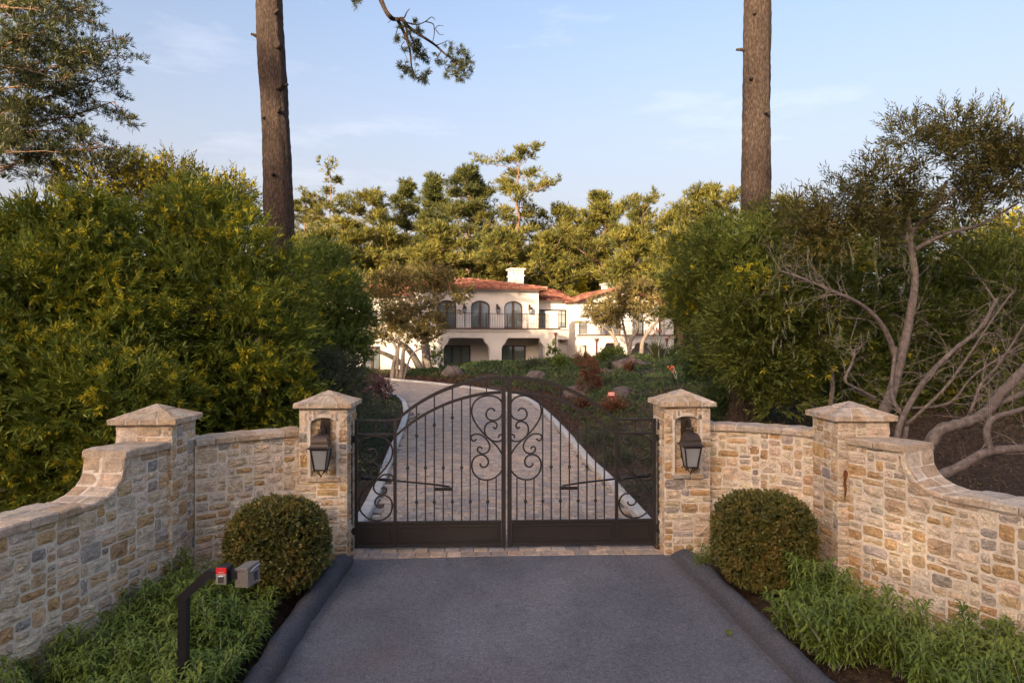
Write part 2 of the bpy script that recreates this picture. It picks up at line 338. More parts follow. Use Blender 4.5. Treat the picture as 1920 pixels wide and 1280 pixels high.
#@@PART2
# ------------------------------------------------------------------ ground
KR = [(2.16, 10.3), (2.10, 11.9), (1.94, 14.6), (1.75, 16.7), (1.53, 21.1), (1.13, 26.7), (.66, 30.4), (0, 32.4), (-1.4, 34.8), (-3.2, 37), (-6, 39.6), (-9.5, 42), (-18, 46)]
KL = [(-2.42, 10.3), (-2.45, 11.9), (-2.69, 14.6), (-3.03, 17.8), (-3.42, 21.7), (-3.89, 25.6), (-4.35, 28.4), (-4.98, 30.9), (-6.55, 34.2), (-9.6, 37.4), (-18, 41)]
KR = [tuple(p) for p in catmull(KR, 4)]; KL = [tuple(p) for p in catmull(KL, 4)]
def sdist(X, Y, pl):
    """distance to a polyline, positive to its right hand side"""
    X = np.asarray(X, float); Y = np.asarray(Y, float); best = np.full(X.shape, 1e9); sg = np.ones(X.shape)
    for (ax, ay), (bx, by) in zip(pl[:-1], pl[1:]):
        dx, dy = bx-ax, by-ay; t = np.clip(((X-ax)*dx+(Y-ay)*dy)/(dx*dx+dy*dy), 0, 1)
        qx, qy = X-ax-t*dx, Y-ay-t*dy; d = np.hypot(qx, qy); cr = dx*qy-dy*qx
        m = d < best; best = np.where(m, d, best); sg = np.where(m, np.where(cr < 0, 1., -1.), sg)
    return best*sg
def S(x): x = np.clip(x, 0, 1); return x*x*(3-2*x)
def base_z(Y): return np.interp(Y, [-60, -10, 2, 9.6, 12, 17, 21, 27, 34, 42, 50, 60, 75, 100, 150, 900], [-1.7, -1.6, -.85, 0, .03, .13, .2, .3, .5, .8, 1.0, 2, 4.5, 8, 12, 30])
def gz(X, Y):
    X = np.asarray(X, float); Y = np.asarray(Y, float); z = base_z(Y).astype(float)
    d = sdist(X, Y, KR); H = np.interp(X, [-10, -2, 3, 8, 14], [.3, .75, .95, 1.2, 1.4])
    z = z + np.where(Y > 10.2, 1, 0)*H*S((d-.15)/5.5)*S((Y-11)/8)*(1-.85*S((Y-43)/6))
    d2 = -sdist(X, Y, KL)
    z = z + np.where(Y > 10.2, 1, 0)*.35*S((d2-.15)/3)*S((Y-11)/5)
    z = z + .06*np.sin(X*1.7+Y*.6)*np.cos(Y*1.1-X*.4)*S((np.minimum(np.abs(d), np.abs(d2))-.4)/2)*np.where(Y > 11, 1, 0)
    return z
def on_road(X, Y): return (Y > 10.2) & (sdist(X, Y, KR) < .0) & (sdist(X, Y, KL) > 0)
# asphalt edges (left, right) by Y
def ax_l(Y): return np.interp(Y, [-12, 2, 6.7, 9.5, 10.2], [-3.4, -2.75, -2.36, -2.2, -2.2])
def ax_r(Y): return np.interp(Y, [-12, 2, 6.7, 8.2, 9.7, 10.2], [4.6, 3.75, 2.82, 2.52, 2.25, 2.2])

xs = np.unique(np.concatenate([np.arange(-14, 14.01, .5), np.arange(-60, -14, 3), np.arange(17, 61, 3), [-900, -400, -200, -100, 100, 200, 400, 900]]))
ys = np.unique(np.concatenate([np.arange(2, 50.01, .5), np.arange(-60, 2, 3), np.arange(53, 151, 3), [-400, -150, 200, 300, 500, 900]]))
GX, GY = np.meshgrid(xs, ys); GZ = gz(GX, GY)
low = ((GY > 10.2) & (sdist(GX, GY, KR) < .3) & (sdist(GX, GY, KL) > -.3) & (GY < 47)) | ((GY <= 10.3) & (GX > ax_l(GY)-.35) & (GX < ax_r(GY)+.35))
GZ = np.where(low, GZ-.10, GZ) + np.where((GY <= 10.2) & ~low, .03, 0)
nx = len(xs); idx = np.arange(GX.size).reshape(GX.shape)
F = np.stack([idx[:-1, :-1], idx[:-1, 1:], idx[1:, 1:], idx[1:, :-1]], -1).reshape(-1, 4)
ground = link('ground', np_mesh('ground', np.stack([GX, GY, GZ], -1).reshape(-1, 3), F, True), None, M['soil']); tag(ground, kind='structure')

yy = np.concatenate([np.arange(-1, 9.6, .4), [9.78]])
V = []; F = []
for j, y in enumerate(yy):
    l, r = ax_l(y)-.06, ax_r(y)+.06; yl = y-.26 if j == len(yy)-1 else y
    for i in range(13):
        t = i/12; V.append((l+(r-l)*t, (yl+(y-yl)*t) if j == len(yy)-1 else y, float(base_z(y))+.02*math.sin(math.pi*t)))
for j in range(len(yy)-1):
    for i in range(12): a = j*13+i; F.append((a, a+1, a+14, a+13))
tag(link('asphalt_driveway', np_mesh('asphalt_driveway', V, F, True), None, M['asphalt']), kind='structure')
mb = MB(); mb.add([(-60, -10, -1.58), (60, -10, -1.58), (60, -1, -1.12), (-60, -1, -1.12)], [(0, 1, 2, 3)])
tag(mb.build('road', M['asphalt']), kind='structure')

def sweep(name, pl, prof, mat, zf, cuts=None):
    """profile (offset to the right hand side, height) swept along a ground polyline"""
    pl = [Vector((p[0], p[1], 0)) for p in pl]; mb = MB(); k = len(prof); m = len(pl); vs = []
    for i, p in enumerate(pl):
        t = (pl[min(i+1, m-1)]-pl[max(i-1, 0)]).normalized(); n = Vector((t.y, -t.x, 0))
        for (o, h) in prof:
            q = p+n*o; vs.append((q.x, q.y, float(zf(p.x, p.y))+h))
    fs = [(i*k+a, i*k+a+1, (i+1)*k+a+1, (i+1)*k+a) for i in range(m-1) for a in range(k-1)]
    fs += [tuple(range(k)), tuple((m-1)*k+a for a in range(k))[::-1]]
    mb.add(vs, fs); return mb
kp = [(0, -.2), (0, .085), (.015, .105), (.04, .11), (.17, .11), (.19, .10), (.2, -.2)]
bz = lambda x, y: base_z(y)
def kerb_runs(name, pl, side):
    # concrete kerb poured in lengths, with an open joint between them
    acc = 0; run = [pl[0]]; runs = []
    for a, b in zip(pl[:-1], pl[1:]):
        n = max(1, int(math.dist(a, b)/.3))
        for k in range(1, n+1):
            p = (a[0]+(b[0]-a[0])*k/n, a[1]+(b[1]-a[1])*k/n); acc += math.dist(run[-1], p); run.append(p)
            if acc > 1.5: runs.append(run); run = [(p[0]+(b[0]-a[0])/math.dist(a, b)*.012, p[1]+(b[1]-a[1])/math.dist(a, b)*.012)]; acc = 0
    if len(run) > 1: runs.append(run)
    root = None
    for r in runs[:28]:
        mb = sweep(name, r, [(o*side, h) for o, h in kp], M['concrete'], bz)
        if root is None: root = tag(mb.build('kerb', M['concrete']), kind='structure')
        else: mb.build('kerb_length', M['concrete'], root)
kerb_runs('kerb', KR, 1); kerb_runs('kerb', KL, -1)
def berm(edge, side, y0, y1, w):
    pl = [(edge(y), y) for y in np.arange(y0, y1, .15)]; rng = random.Random(int(w*100))
    prof = []
    for (o, h) in ((0, -.06), (.008, .07), (.025, .135), (.065, .18), (.13, .20), (.20, .19), (.255, .14), (.285, .05), (.30, -.08)): prof.append((side*o*w/.30, h))
    mb = sweep('k', pl, prof, None, bz)
    # rounded far end: shrink the last rings
    k = len(prof); m = len(pl); vs = mb.v
    for j, f in ((m-1, .35), (m-2, .75), (m-3, .93)):
        z0 = float(base_z(pl[j][1]))
        for a in range(k): x, y, z = vs[j*k+a]; vs[j*k+a] = (x, y, z0-.05+(z-z0+.05)*f)
    mb.v = [(x+.016*math.sin(y*2.3+side)+.007*math.sin(y*11), y, z+.014*math.sin(y*5.1+x*9)+.008*math.sin(y*13+x*21)+rng.uniform(-.010, .010)) for x, y, z in vs]
    tag(mb.build('asphalt_kerb', M['berm'], smooth=True), kind='structure')
berm(ax_l, -1, 1.0, 9.62, .28); berm(ax_r, 1, 1.0, 9.84, .29)

# ------------------------------------------------------------------ entry frame: gate, pillars and walls share it
PHI = .0401; EO = Vector((-.08, 10.0, 0)); EM = Matrix.Rotation(PHI, 3, 'Z')
def E(x, y, z=0): return EO+EM @ Vector((x, y, z))
STONE = [((.62, .455, .285), 6), ((.60, .40, .205), 3.6), ((.69, .56, .405), 7), ((.50, .44, .385), 1.8), ((.43, .39, .35), 1.2), ((.74, .63, .49), 7), ((.52, .35, .20), 1.5), ((.66, .52, .38), 5)]
def stone_col(rng):
    c = rng.choices([s[0] for s in STONE], [s[1] for s in STONE])[0]; f = rng.uniform(.86, 1.14)
    return (min(1, c[0]*f*rng.uniform(.96, 1.04)), min(1, c[1]*f), min(1, c[2]*f*rng.uniform(.93, 1.07)), 1)
def soft_col(rng): c = stone_col(rng); return (c[0]*.5+.31, c[1]*.5+.25, c[2]*.5+.19, 1)
def stone_piece(poly, mapf, depth, parent, rng, name='stone', gap=.0115, cut=.2, rough=.014):
    """one rock-faced stone from its outline in wall coordinates: sunk edge, rounded arris, uneven face"""
    n = len(poly); pts = []
    cx = sum(p[0] for p in poly)/n; cy = sum(p[1] for p in poly)/n
    for i in range(n):
        a, b, c = poly[i-1], poly[i], poly[(i+1) % n]
        l1, l2 = math.dist(a, b), math.dist(b, c); k1 = min(cut, .035/max(l1, .01))*rng.uniform(.3, 1.2); k2 = min(cut, .035/max(l2, .01))*rng.uniform(.3, 1.2)
        pts.append((b[0]+(a[0]-b[0])*k1, b[1]+(a[1]-b[1])*k1)); pts.append((b[0]+(c[0]-b[0])*k2, b[1]+(c[1]-b[1])*k2))
        if l2 > .10: t = rng.uniform(.4, .6); pts.append((b[0]+(c[0]-b[0])*t, b[1]+(c[1]-b[1])*t))
    wd = max(abs(p[0]-cx) for p in poly); hd = max(abs(p[1]-cy) for p in poly)
    def inset(p, g, j=0.0):
        return (cx+(p[0]-cx)*max(.2, 1-g/max(wd, .02))+rng.uniform(-j, j), cy+(p[1]-cy)*max(.2, 1-g/max(hd, .02))+rng.uniform(-j, j))
    g0 = gap*rng.uniform(.7, 1.5)
    r0 = [inset(p, g0, .006) for p in pts]; r2 = [inset(p, g0+.007, .005) for p in r0]; r3 = [((p[0]-cx)*.5+cx, (p[1]-cy)*.5+cy) for p in r2]
    k = len(pts); vs = [mapf(a, b, -.025) for a, b in r0]+[mapf(a, b, depth*.45) for a, b in r0]
    vs += [mapf(a, b, depth+rng.uniform(-rough, rough*.4)*.6) for a, b in r2]+[mapf(a, b, depth+rng.uniform(-.3, 1)*rough) for a, b in r3]+[mapf(cx, cy, depth+rng.uniform(0, 1)*rough)]
    fs = []
    for ring in range(3):
        for i in range(k): j = (i+1) % k; fs.append((ring*k+i, ring*k+j, (ring+1)*k+j, (ring+1)*k+i))
    fs += [(3*k+i, 3*k+(i+1) % k, 4*k) for i in range(k)]
    mb = MB(); mb.add(vs, fs); o = mb.build(name, M['stone'], parent); o.color = stone_col(rng); return o
def pack(s0, s1, z0, z1, rng, top=None, mask=None, cell=(.057, .048), wmax=6):
    nx = max(1, round((s1-s0)/cell[0])); nz = max(1, round((z1-z0)/cell[1])); cw = (s1-s0)/nx; ch = (z1-z0)/nz
    used = np.zeros((nz, nx), bool)
    if mask:
        for j in range(nz):
            for i in range(nx):
                if mask(s0+(i+.5)*cw, z0+(j+.5)*ch): used[j, i] = True
    out = []
    for j in range(nz):
        for i in range(nx):
            if used[j, i]: continue
            w = rng.choices([2, 3, 4, 5, 6], [2, 5, 6, 4, 2])[0]; h = rng.choices([1, 2, 3, 4], [.9, 5, 4.5, 1.6])[0]
            w = min(w, wmax); h = min(h, max(1, round(w*.9)))
            m = 0
            while i+m < nx and not used[j, i+m] and m < 7: m += 1
            w = m if m <= w+1 and m <= 4 else min(w, m)
            if m-w == 1: w += 1 if w < 6 else -1
            hh = 0
            while hh < h and j+hh < nz and not used[j+hh, i:i+w].any(): hh += 1
            h = max(1, hh); used[j:j+h, i:i+w] = True
            a, b, c, d = s0+i*cw, s0+(i+w)*cw, z0+j*ch, z0+(j+h)*ch
            q = .006
            poly = [(a, c), (b, c), (b, d), (a, d)]
            poly = [(x+rng.uniform(-q, q), z+rng.uniform(-q, q)) for x, z in poly]
            if top is not None:
                poly = [(x, min(z, float(top(x))-.002)) for x, z in poly]
                if poly[2][1]-poly[1][1] < .03 and poly[3][1]-poly[0][1] < .03: continue
                poly[2] = (poly[2][0], max(poly[2][1], poly[1][1]+.012)); poly[3] = (poly[3][0], max(poly[3][1], poly[0][1]+.012))
            out.append(poly)
    return out
class Path:
    def __init__(s, pts, side):
        s.p = np.array(catmull([(a, b, 0) for a, b in pts], 8))[:, :2]; s.side = side
        s.l = np.concatenate([[0], np.cumsum(np.hypot(*np.diff(s.p, axis=0).T))]); s.S = s.l[-1]
    def at(s, a):
        x = np.interp(a, s.l, s.p[:, 0]); y = np.interp(a, s.l, s.p[:, 1]); e = .05
        tx = np.interp(a+e, s.l, s.p[:, 0])-np.interp(a-e, s.l, s.p[:, 0]); ty = np.interp(a+e, s.l, s.p[:, 1])-np.interp(a-e, s.l, s.p[:, 1])
        h = math.hypot(tx, ty) or 1; return x, y, s.side*ty/h, -s.side*tx/h
    def map(s, a, z, d):
        x, y, nx, ny = s.at(min(max(a, 0), s.S)); return Vector((x+nx*d, y+ny*d, z))
def stone_wall(label, path, prof, T, rng, zb=-.75, smin=0, base=(0, 0, 0), cut_flat=None):
    """prof: top of the masonry (s, z) without its coping; parts: mortar, stones, coping stones"""
    root = empty('stone_wall', base, label, 'stone wall', 'stone entrance walls')
    top = lambda a: np.interp(a, [p[0] for p in prof], [p[1] for p in prof])
    mb = MB(); ss = sorted(set(list(np.arange(0, path.S, .12))+[path.S]+[p[0] for p in prof if p[0] < path.S])); vs = []
    for a in ss: vs += [path.map(a, zb, 0), path.map(a, top(a), 0), path.map(a, top(a), -T), path.map(a, zb, -T)]
    n = len(ss); fs = [(i*4+k, i*4+4+k, i*4+4+(k+1) % 4, i*4+(k+1) % 4) for i in range(n-1) for k in range(4)]+[(0, 1, 2, 3), ((n-1)*4+3, (n-1)*4+2, (n-1)*4+1, (n-1)*4)]
    mb.add(vs, fs)
    zt = max(p[1] for p in prof)
    for poly in pack(smin, path.S, zb+.1, zt, rng, top):
        stone_piece(poly, path.map, rng.uniform(.003, .013), root, rng)
    # coping laid along the profile
    arc = [(a, z) for a, z in prof if a < path.S]+[(path.S, float(top(path.S)))]
    ln = np.concatenate([[0], np.cumsum([math.dist(arc[i], arc[i+1]) for i in range(len(arc)-1)])])
    A = np.array(arc)
    flat_end = cut_flat[0] if cut_flat else None
    def cop(u0, u1, d0, d1, th, g=.006):
        rings = []
        K = 4
        for k in range(K):
            u = u0+g+(u1-u0-2*g)*k/(K-1); a = np.interp(u, ln, A[:, 0]); z = np.interp(u, ln, A[:, 1]); e = .03
            ta = np.interp(u+e, ln, A[:, 0])-np.interp(u-e, ln, A[:, 0]); tz = np.interp(u+e, ln, A[:, 1])-np.interp(u-e, ln, A[:, 1]); h = math.hypot(ta, tz) or 1
            na, nz = -tz/h, ta/h; end = k in (0, K-1); b = .012
            row = []
            for (d, o) in ((d0, .0), (d0, th-.018), (d0-.018, th), (d1+.018, th), (d1, th-.018), (d1, .0)):
                j = rng.uniform(-.006, .006); oo = o+(rng.uniform(-.007, .005) if o > .02 else 0)-(.008 if end and o > th-.03 else 0)
                row.append(path.map(a+na*oo, z+nz*oo, d+j))
            rings.append(row)
        m = 6; vs = [p for r in rings for p in r]
        fs = [(k*m+i, k*m+(i+1) % m, (k+1)*m+(i+1) % m, (k+1)*m+i) for k in range(K-1) for i in range(m)]+[tuple(range(m))[::-1], tuple((K-1)*m+i for i in range(m))]
        q = MB(); q.add(vs, fs); o = q.build('coping_stone', M['stone'], root); o.color = stone_col(rng)
        c = o.color; o.color = (c[0]*.5+.29, c[1]*.5+.235, c[2]*.5+.185, 1)
    u = 0; ov = .045
    marks = []
    if cut_flat:
        uf = float(np.interp(cut_flat[0], A[:, 0], ln)); ue = float(ln[np.argmax(A[:, 0] >= cut_flat[1])])
        # straight run on the high part, then the swept part, then the low run
        w = uf+.05; k = max(1, round(w/.34)); [marks.append((w*i/k, w*(i+1)/k, 'flat')) for i in range(k)]
        k = max(1, round((ue-uf)/.2)); [marks.append((uf+.012+(ue-uf)*i/k, uf+.012+(ue-uf)*(i+1)/k, 'sweep')) for i in range(k)]
        u = ue+.012
    while u < ln[-1]-.12:
        w = min(rng.uniform(.2, .38), ln[-1]-u); marks.append((u, u+w, 'low')); u += w
    for (a, b, kind) in marks:
        if kind == 'flat':
            # stays level past the arris of the wall end
            save = A.copy(); A[:, 1] = np.where(A[:, 0] <= cut_flat[0]+1e-6, A[:, 1], A[0, 1]); A2 = A[:, 0].copy(); ln2 = ln.copy()
            A[:, 0] = ln; cop(a, b, ov, -T-ov, .085); A[:] = save
        else:
            sp = rng.uniform(.35, .65)*T if kind == 'sweep' or rng.random() < .4 else None
            if sp: cop(a, b, ov if kind == 'low' else .03, -sp+.006, .085 if kind == 'low' else .055); cop(a, b, -sp-.006, -T-.03, .085 if kind == 'low' else .055)
            else: cop(a, b, ov, -T-ov, .085)
    # mortar bed under the coping joints
    vs = []; us = np.linspace(.02, ln[-1], 50)
    if cut_flat: us = np.concatenate([np.linspace(.02, uf, 8), np.linspace(uf+.03, ln[-1], 50)])
    for u in us:
        a = np.interp(u, ln, A[:, 0]); z = np.interp(u, ln, A[:, 1]); e = .02
        ta = np.interp(u+e, ln, A[:, 0])-np.interp(u-e, ln, A[:, 0]); tz = np.interp(u+e, ln, A[:, 1])-np.interp(u-e, ln, A[:, 1]); h = math.hypot(ta, tz) or 1
        na, nz = -tz/h, ta/h; t2 = .045 if (cut_flat and uf-.02 < u < ue) else .07
        for d, o in ((.022, 0), (.022, t2), (-T-.02, t2), (-T-.02, 0)): vs.append(path.map(a+na*o, z+nz*o, d))
    n = len(us); mb.add(vs, [(i*4+k, i*4+4+k, i*4+4+(k+1) % 4, i*4+(k+1) % 4) for i in range(n-1) for k in range(4)])
    mb.build('mortar', M['mortar'], root)
    return root
def pillar(label, cx, cy, w, ztop, zapex, rng, niche=False, faces=(), zlow=-.7):
    root = empty('stone_pillar', E(cx, cy, 0), label, 'stone pillar', 'stone pillars of the entrance')
    mb = MB()
    fr = lambda ox, oy, ux, uy, nx, ny: (lambda a, z, d: E(cx+ox+ux*a+nx*d, cy+oy+uy*a+ny*d, z))
    rec = .075
    ebox = lambda x0, x1, y0, y1, z0, z1: mb.add([E(cx+x, cy+y, z) for z in (z0, z1) for x, y in ((x0, y0), (x1, y0), (x1, y1), (x0, y1))], [(3, 2, 1, 0), (4, 5, 6, 7), (0, 1, 5, 4), (1, 2, 6, 5), (2, 3, 7, 6), (3, 0, 4, 7)])
    nw, nb, ns, nt_ = .18, 1.15, 1.90, 1.985
    arch = lambda x: ns+(nt_-ns)*math.sqrt(max(0, 1-(x/nw)**2))
    if niche:
        ebox(-w, w, -w+rec, w, zlow, ztop); ebox(-w, -nw, -w, -w+rec, zlow, ztop); ebox(nw, w, -w, -w+rec, zlow, ztop); ebox(-nw, nw, -w, -w+rec, zlow, nb)
        k = [(nw*math.cos(a), arch(nw*math.cos(a))) for a in np.linspace(0, math.pi, 9)]
        pts = k+[(-nw, ztop), (nw, ztop)]
        mb.poly(pts, (E(cx, cy-w+rec, 0), EM @ Vector((1, 0, 0)), (0, 0, 1), EM @ Vector((0, -1, 0))), 0, rec)
        for poly in pack(-nw+.004, nw-.004, nb, nt_, rng, top=arch, wmax=4): stone_piece(poly, fr(0, -w+rec, 1, 0, 0, -1), .008, root, rng, gap=.006)
        for a, b in ((-.23, .03), (.03, .23)):
            q = MB(); q.bbox((0, 0, 0), (b-a-.012, .10, .05), .008); q.v = [E(cx+(a+b)/2+x, cy-w-.005+y, nb-.028+z) for x, y, z in q.v]
            o = q.build('niche_sill', M['stone'], root); o.color = stone_col(rng)
    else: ebox(-w, w, -w, w, zlow, ztop)
    mask = (lambda s, z: (abs(s) < nw+.004 and nb-.06 < z < arch(min(abs(s), nw))+.03) or (abs(s) < .235 and nb-.065 < z < nb)) if niche else None
    for f, z0 in faces:
        mf = {'front': fr(0, -w, 1, 0, 0, -1), 'left': fr(-w, 0, 0, -1, -1, 0), 'right': fr(w, 0, 0, 1, 1, 0)}[f]
        e = .006 if f == 'front' else .004
        for poly in pack(-w-e, w+e, z0, ztop, rng, mask=mask if f == 'front' else None, wmax=5, cell=(.060, .049)):
            stone_piece(poly, mf, rng.uniform(.004, .012), root, rng, gap=.008)
    # hipped cap
    h = w+.07; z0, z1 = ztop, ztop+.062
    core = [E(cx+x*(h-.006), cy+y*(h-.006), z) for z in (z0+.002, z1-.004) for x, y in ((-1, -1), (1, -1), (1, 1), (-1, 1))]+[E(cx, cy, zapex-.008)]
    mb.add(core, [(3, 2, 1, 0), (0, 1, 5, 4), (1, 2, 6, 5), (2, 3, 7, 6), (3, 0, 4, 7), (4, 5, 8), (5, 6, 8), (6, 7, 8), (7, 4, 8)])
    mb.build('mortar', M['mortar'], root)
    for (ux, uy, nx, ny) in ((1, 0, 0, -1), (0, 1, 1, 0), (0, -1, -1, 0)):
        cuts = [-1.0]+[c+rng.uniform(-.09, .09) for c in (-.5, .02, .52)]+[1.0]
        def pt(t, lev, f):
            b = Vector((ux*t*h+nx*h, uy*t*h+ny*h, 0))
            z = z0 if lev == 0 else z1
            if f: b = b*(1-f); z = z1+(zapex-z1)*f
            return b, z
        for i in range(4):
            ta, tb = cuts[i]+.026*(i > 0), cuts[i+1]-.026*(i < 3); fm = .56+rng.uniform(-.05, .05)
            rows = [(0, 0), (1, 0), (1, fm*.5), (1, fm)]; grid = []
            for lev, f in rows:
                row = []
                for t in (ta, (ta+tb)/2, tb):
                    b, z = pt(t, lev, f); j = rng.uniform(-.006, .006)
                    row.append(E(cx+b.x+nx*j, cy+b.y+ny*j, z+rng.uniform(-.005, .005)*(lev > 0)+(.002 if lev else .003)))
                grid.append(row)
            vs = [p for r in grid for p in r]; c = E(cx, cy, z0+.02)
            inn = [p+(c-p)*.10 for p in vs]; inn = [Vector((p.x, p.y, min(p.z, q.z-.004))) for p, q in zip(inn, vs)]
            fs = [(r*3+k, r*3+k+1, r*3+4+k, r*3+3+k) for r in range(3) for k in range(2)]
            ring = [0, 1, 2, 5, 8, 11, 10, 9, 6, 3]
            fs += [(ring[k], 12+ring[k], 12+ring[(k+1) % 10], ring[(k+1) % 10]) for k in range(10)]
            q = MB(); q.add(vs+inn, fs); o = q.build('cap_stone', M['stone'], root); o.color = soft_col(rng)
        f0 = .60; a = pt(-.94, 1, f0); b = pt(.94, 1, f0); c2 = pt(0, 1, .985); md = pt(0, 1, f0)
        vs = [E(cx+p[0].x, cy+p[0].y, p[1]+.006) for p in (a, md, b, c2)]; c = E(cx, cy, z0)
        q = MB(); q.add(vs+[p+(c-p)*.08 for p in vs], [(0, 1, 3), (1, 2, 3), (0, 4, 5, 1), (1, 5, 6, 2), (2, 6, 7, 3), (3, 7, 4, 0)])
        o = q.build('cap_stone', M['stone'], root); o.color = soft_col(rng)
    return root
rng = random.Random(11)
gp_l = pillar('stone gate pillar with lantern niche, left of the iron gate', -2.58, 0, .33, 2.12, 2.345, rng, True, (('front', -.1), ('right', -.1), ('left', 1.75)))
gp_r = pillar('stone gate pillar with lantern niche, right of the iron gate', 2.58, 0, .33, 2.12, 2.345, rng, True, (('front', -.1), ('left', -.1), ('right', 1.8)))
op_l = pillar('plain stone pillar between the two left walls, without a lantern', -4.42, -1.27, .33, 2.05, 2.27, rng, False, (('front', -.35), ('right', -.35), ('left', 1.7)))
op_r = pillar('plain stone pillar with a rust streak between the two right walls', 4.45, -1.25, .33, 2.05, 2.27, rng, False, (('front', -.35), ('left', -.35), ('right', 1.7)))
HZ, LZ = 1.765, 1.315
SW = [(0, HZ), (.74, HZ), (.745, 1.70), (.755, 1.60), (.80, 1.50), (.89, 1.415), (1.02, 1.355), (1.2, 1.322), (1.38, LZ), (9, LZ)]
stone_wall('long low stone wall sweeping down from the left pillar past the intercom post', Path([(-4.14, 8.30), (-4.29, 7.6), (-4.41, 6.9), (-4.58, 6.0), (-4.85, 4.9), (-5.3, 3.7)], -1), SW, .46, random.Random(5), zb=-1.05, cut_flat=(.74, 1.38))
stone_wall('long low stone wall sweeping down from the rust streaked right pillar', Path([(4.22, 8.62), (4.50, 8.05), (4.80, 7.45), (5.14, 6.8), (5.6, 5.9), (6.3, 4.7)], 1), SW, .48, random.Random(8), zb=-1.05, cut_flat=(.74, 1.38))
stone_wall('curved stone wall between the left lantern pillar and the plain pillar', Path([(-4.10, 8.83), (-3.75, 9.18), (-3.36, 9.47), (-2.96, 9.72)], 1), [(0, 1.70), (3, 1.735)], .4, random.Random(3), zb=-.5)
stone_wall('curved stone wall between the right lantern pillar and the plain pillar', Path([(4.10, 9.22), (3.72, 9.56), (3.30, 9.80), (2.82, 9.96)], -1), [(0, HZ), (3, HZ)], .4, random.Random(4), zb=-.5)
# ------------------------------------------------------------------ paved driveway
rng = random.Random(21)
def paver_mesh(w, l, h, seed):
    r = random.Random(seed); mb = MB(); b = .007
    vs = []
    for (zz, k) in ((-h, 0), (-b*.8, 0), (0, b)):
        for x, y in ((-1, -1), (1, -1), (1, 1), (-1, 1)): vs.append((x*(w/2-k)+r.uniform(-.002, .002), y*(l/2-k)+r.uniform(-.002, .002), zz+(r.uniform(-.0015, .0015) if zz == 0 else 0)))
    fs = [(8, 9, 10, 11)]+[(q*4+i, q*4+(i+1) % 4, q*4+4+(i+1) % 4, q*4+4+i) for q in (0, 1) for i in range(4)]
    mb.add(vs, fs); return mb
drive = None
mb = MB(); mb.add([(x, y, float(base_z(y))-.045) for (x, y) in KL+KR[::-1]], [])
# bedding sheet under the pavers
n1_, n2_ = len(KL), len(KR); K = 60
def along(pl, t):
    p = np.array(pl); l = np.concatenate([[0], np.cumsum(np.hypot(*np.diff(p, axis=0).T))]); return np.interp(t*l[-1], l, p[:, 0]), np.interp(t*l[-1], l, p[:, 1])
V = []; F = []
for k in range(K+1):
    (ax, ay), (bx, by) = along(KL, k/K), along(KR, k/K)
    if k == 0: ax, ay, bx, by = -2.45, 9.5, 2.3, 9.72
    for i in range(7): t = i/6; x = ax+(bx-ax)*t; y = ay+(by-ay)*t; V.append((x, y, float(base_z(y))-.022))
for k in range(K):
    for i in range(6): a = k*7+i; F.append((a, a+1, a+8, a+7))
drive = link('paved_driveway', np_mesh('paver_bedding', V, F), None, simple('jointing_sand', (.13, .105, .085), .95, var=.2, scale=20)); tag(drive, kind='structure')
variants = {}
def put_paver(x, y, w, l, rz, single):
    z = float(base_z(y))+.012+rng.uniform(-.003, .003)
    slope = (float(base_z(y+.2))-float(base_z(y-.2)))/.4
    if single:
        key = (round(w, 2), round(l, 2), rng.randrange(3))
        if key not in variants: variants[key] = paver_mesh(key[0]-.008, key[1]-.008, .045, len(variants)).mesh('paver')
        o = link('paver', variants[key], drive, M['paver']); o.location = (x, y, z); o.rotation_euler = (math.atan(slope), 0, rz)
        c = rng.choice(PAV); f = rng.uniform(.85, 1.15); o.color = (c[0]*f, c[1]*f, c[2]*f, 1)
    else:
        b = paver_mesh(w-.008, l-.008, .03, rng.randrange(9)); c, s = math.cos(rz), math.sin(rz)
        far.add([(x+a*c-d*s, y+a*s+d*c, z+e+d*slope) for a, d, e in b.v], b.f)
far = MB(); count = 0
rows = []; yl = -.30
for r in range(2): rows.append((yl, .2, .27, True)); yl += .2
while yl < 34: rows.append((yl, .155, None, False)); yl += .155
for ri, (y0, dep, wd, head) in enumerate(rows):
    x = -20.5+(ri % 2)*.11; xlim = (-2.28, 2.28) if y0 < .4 else (-21, 3)
    if head or y0 < .4: x = xlim[0]+(.0 if ri % 2 else .1)
    else: x = xlim[0] if y0 > 22 else -6+(ri % 2)*.11
    while x < xlim[1]:
        w = wd*rng.uniform(.72, .95) if wd else rng.choice([.155, .235, .235, .3]); w = round(w/.03)*.03
        p = E(x+w/2, y0+dep/2)
        inside = (abs(x+w/2) < 2.28) if p.y < 10.34 else (sdist(p.x, p.y, KR) < -.03 and sdist(p.x, p.y, KL) > .03)
        if inside:
            sg = count < 290; count += sg
            put_paver(p.x, p.y, w, dep, PHI+rng.uniform(-.008, .008), sg)
        x += w
o = far.build('paver_courses', M['paver_far'], drive); tag(o, kind='stuff')

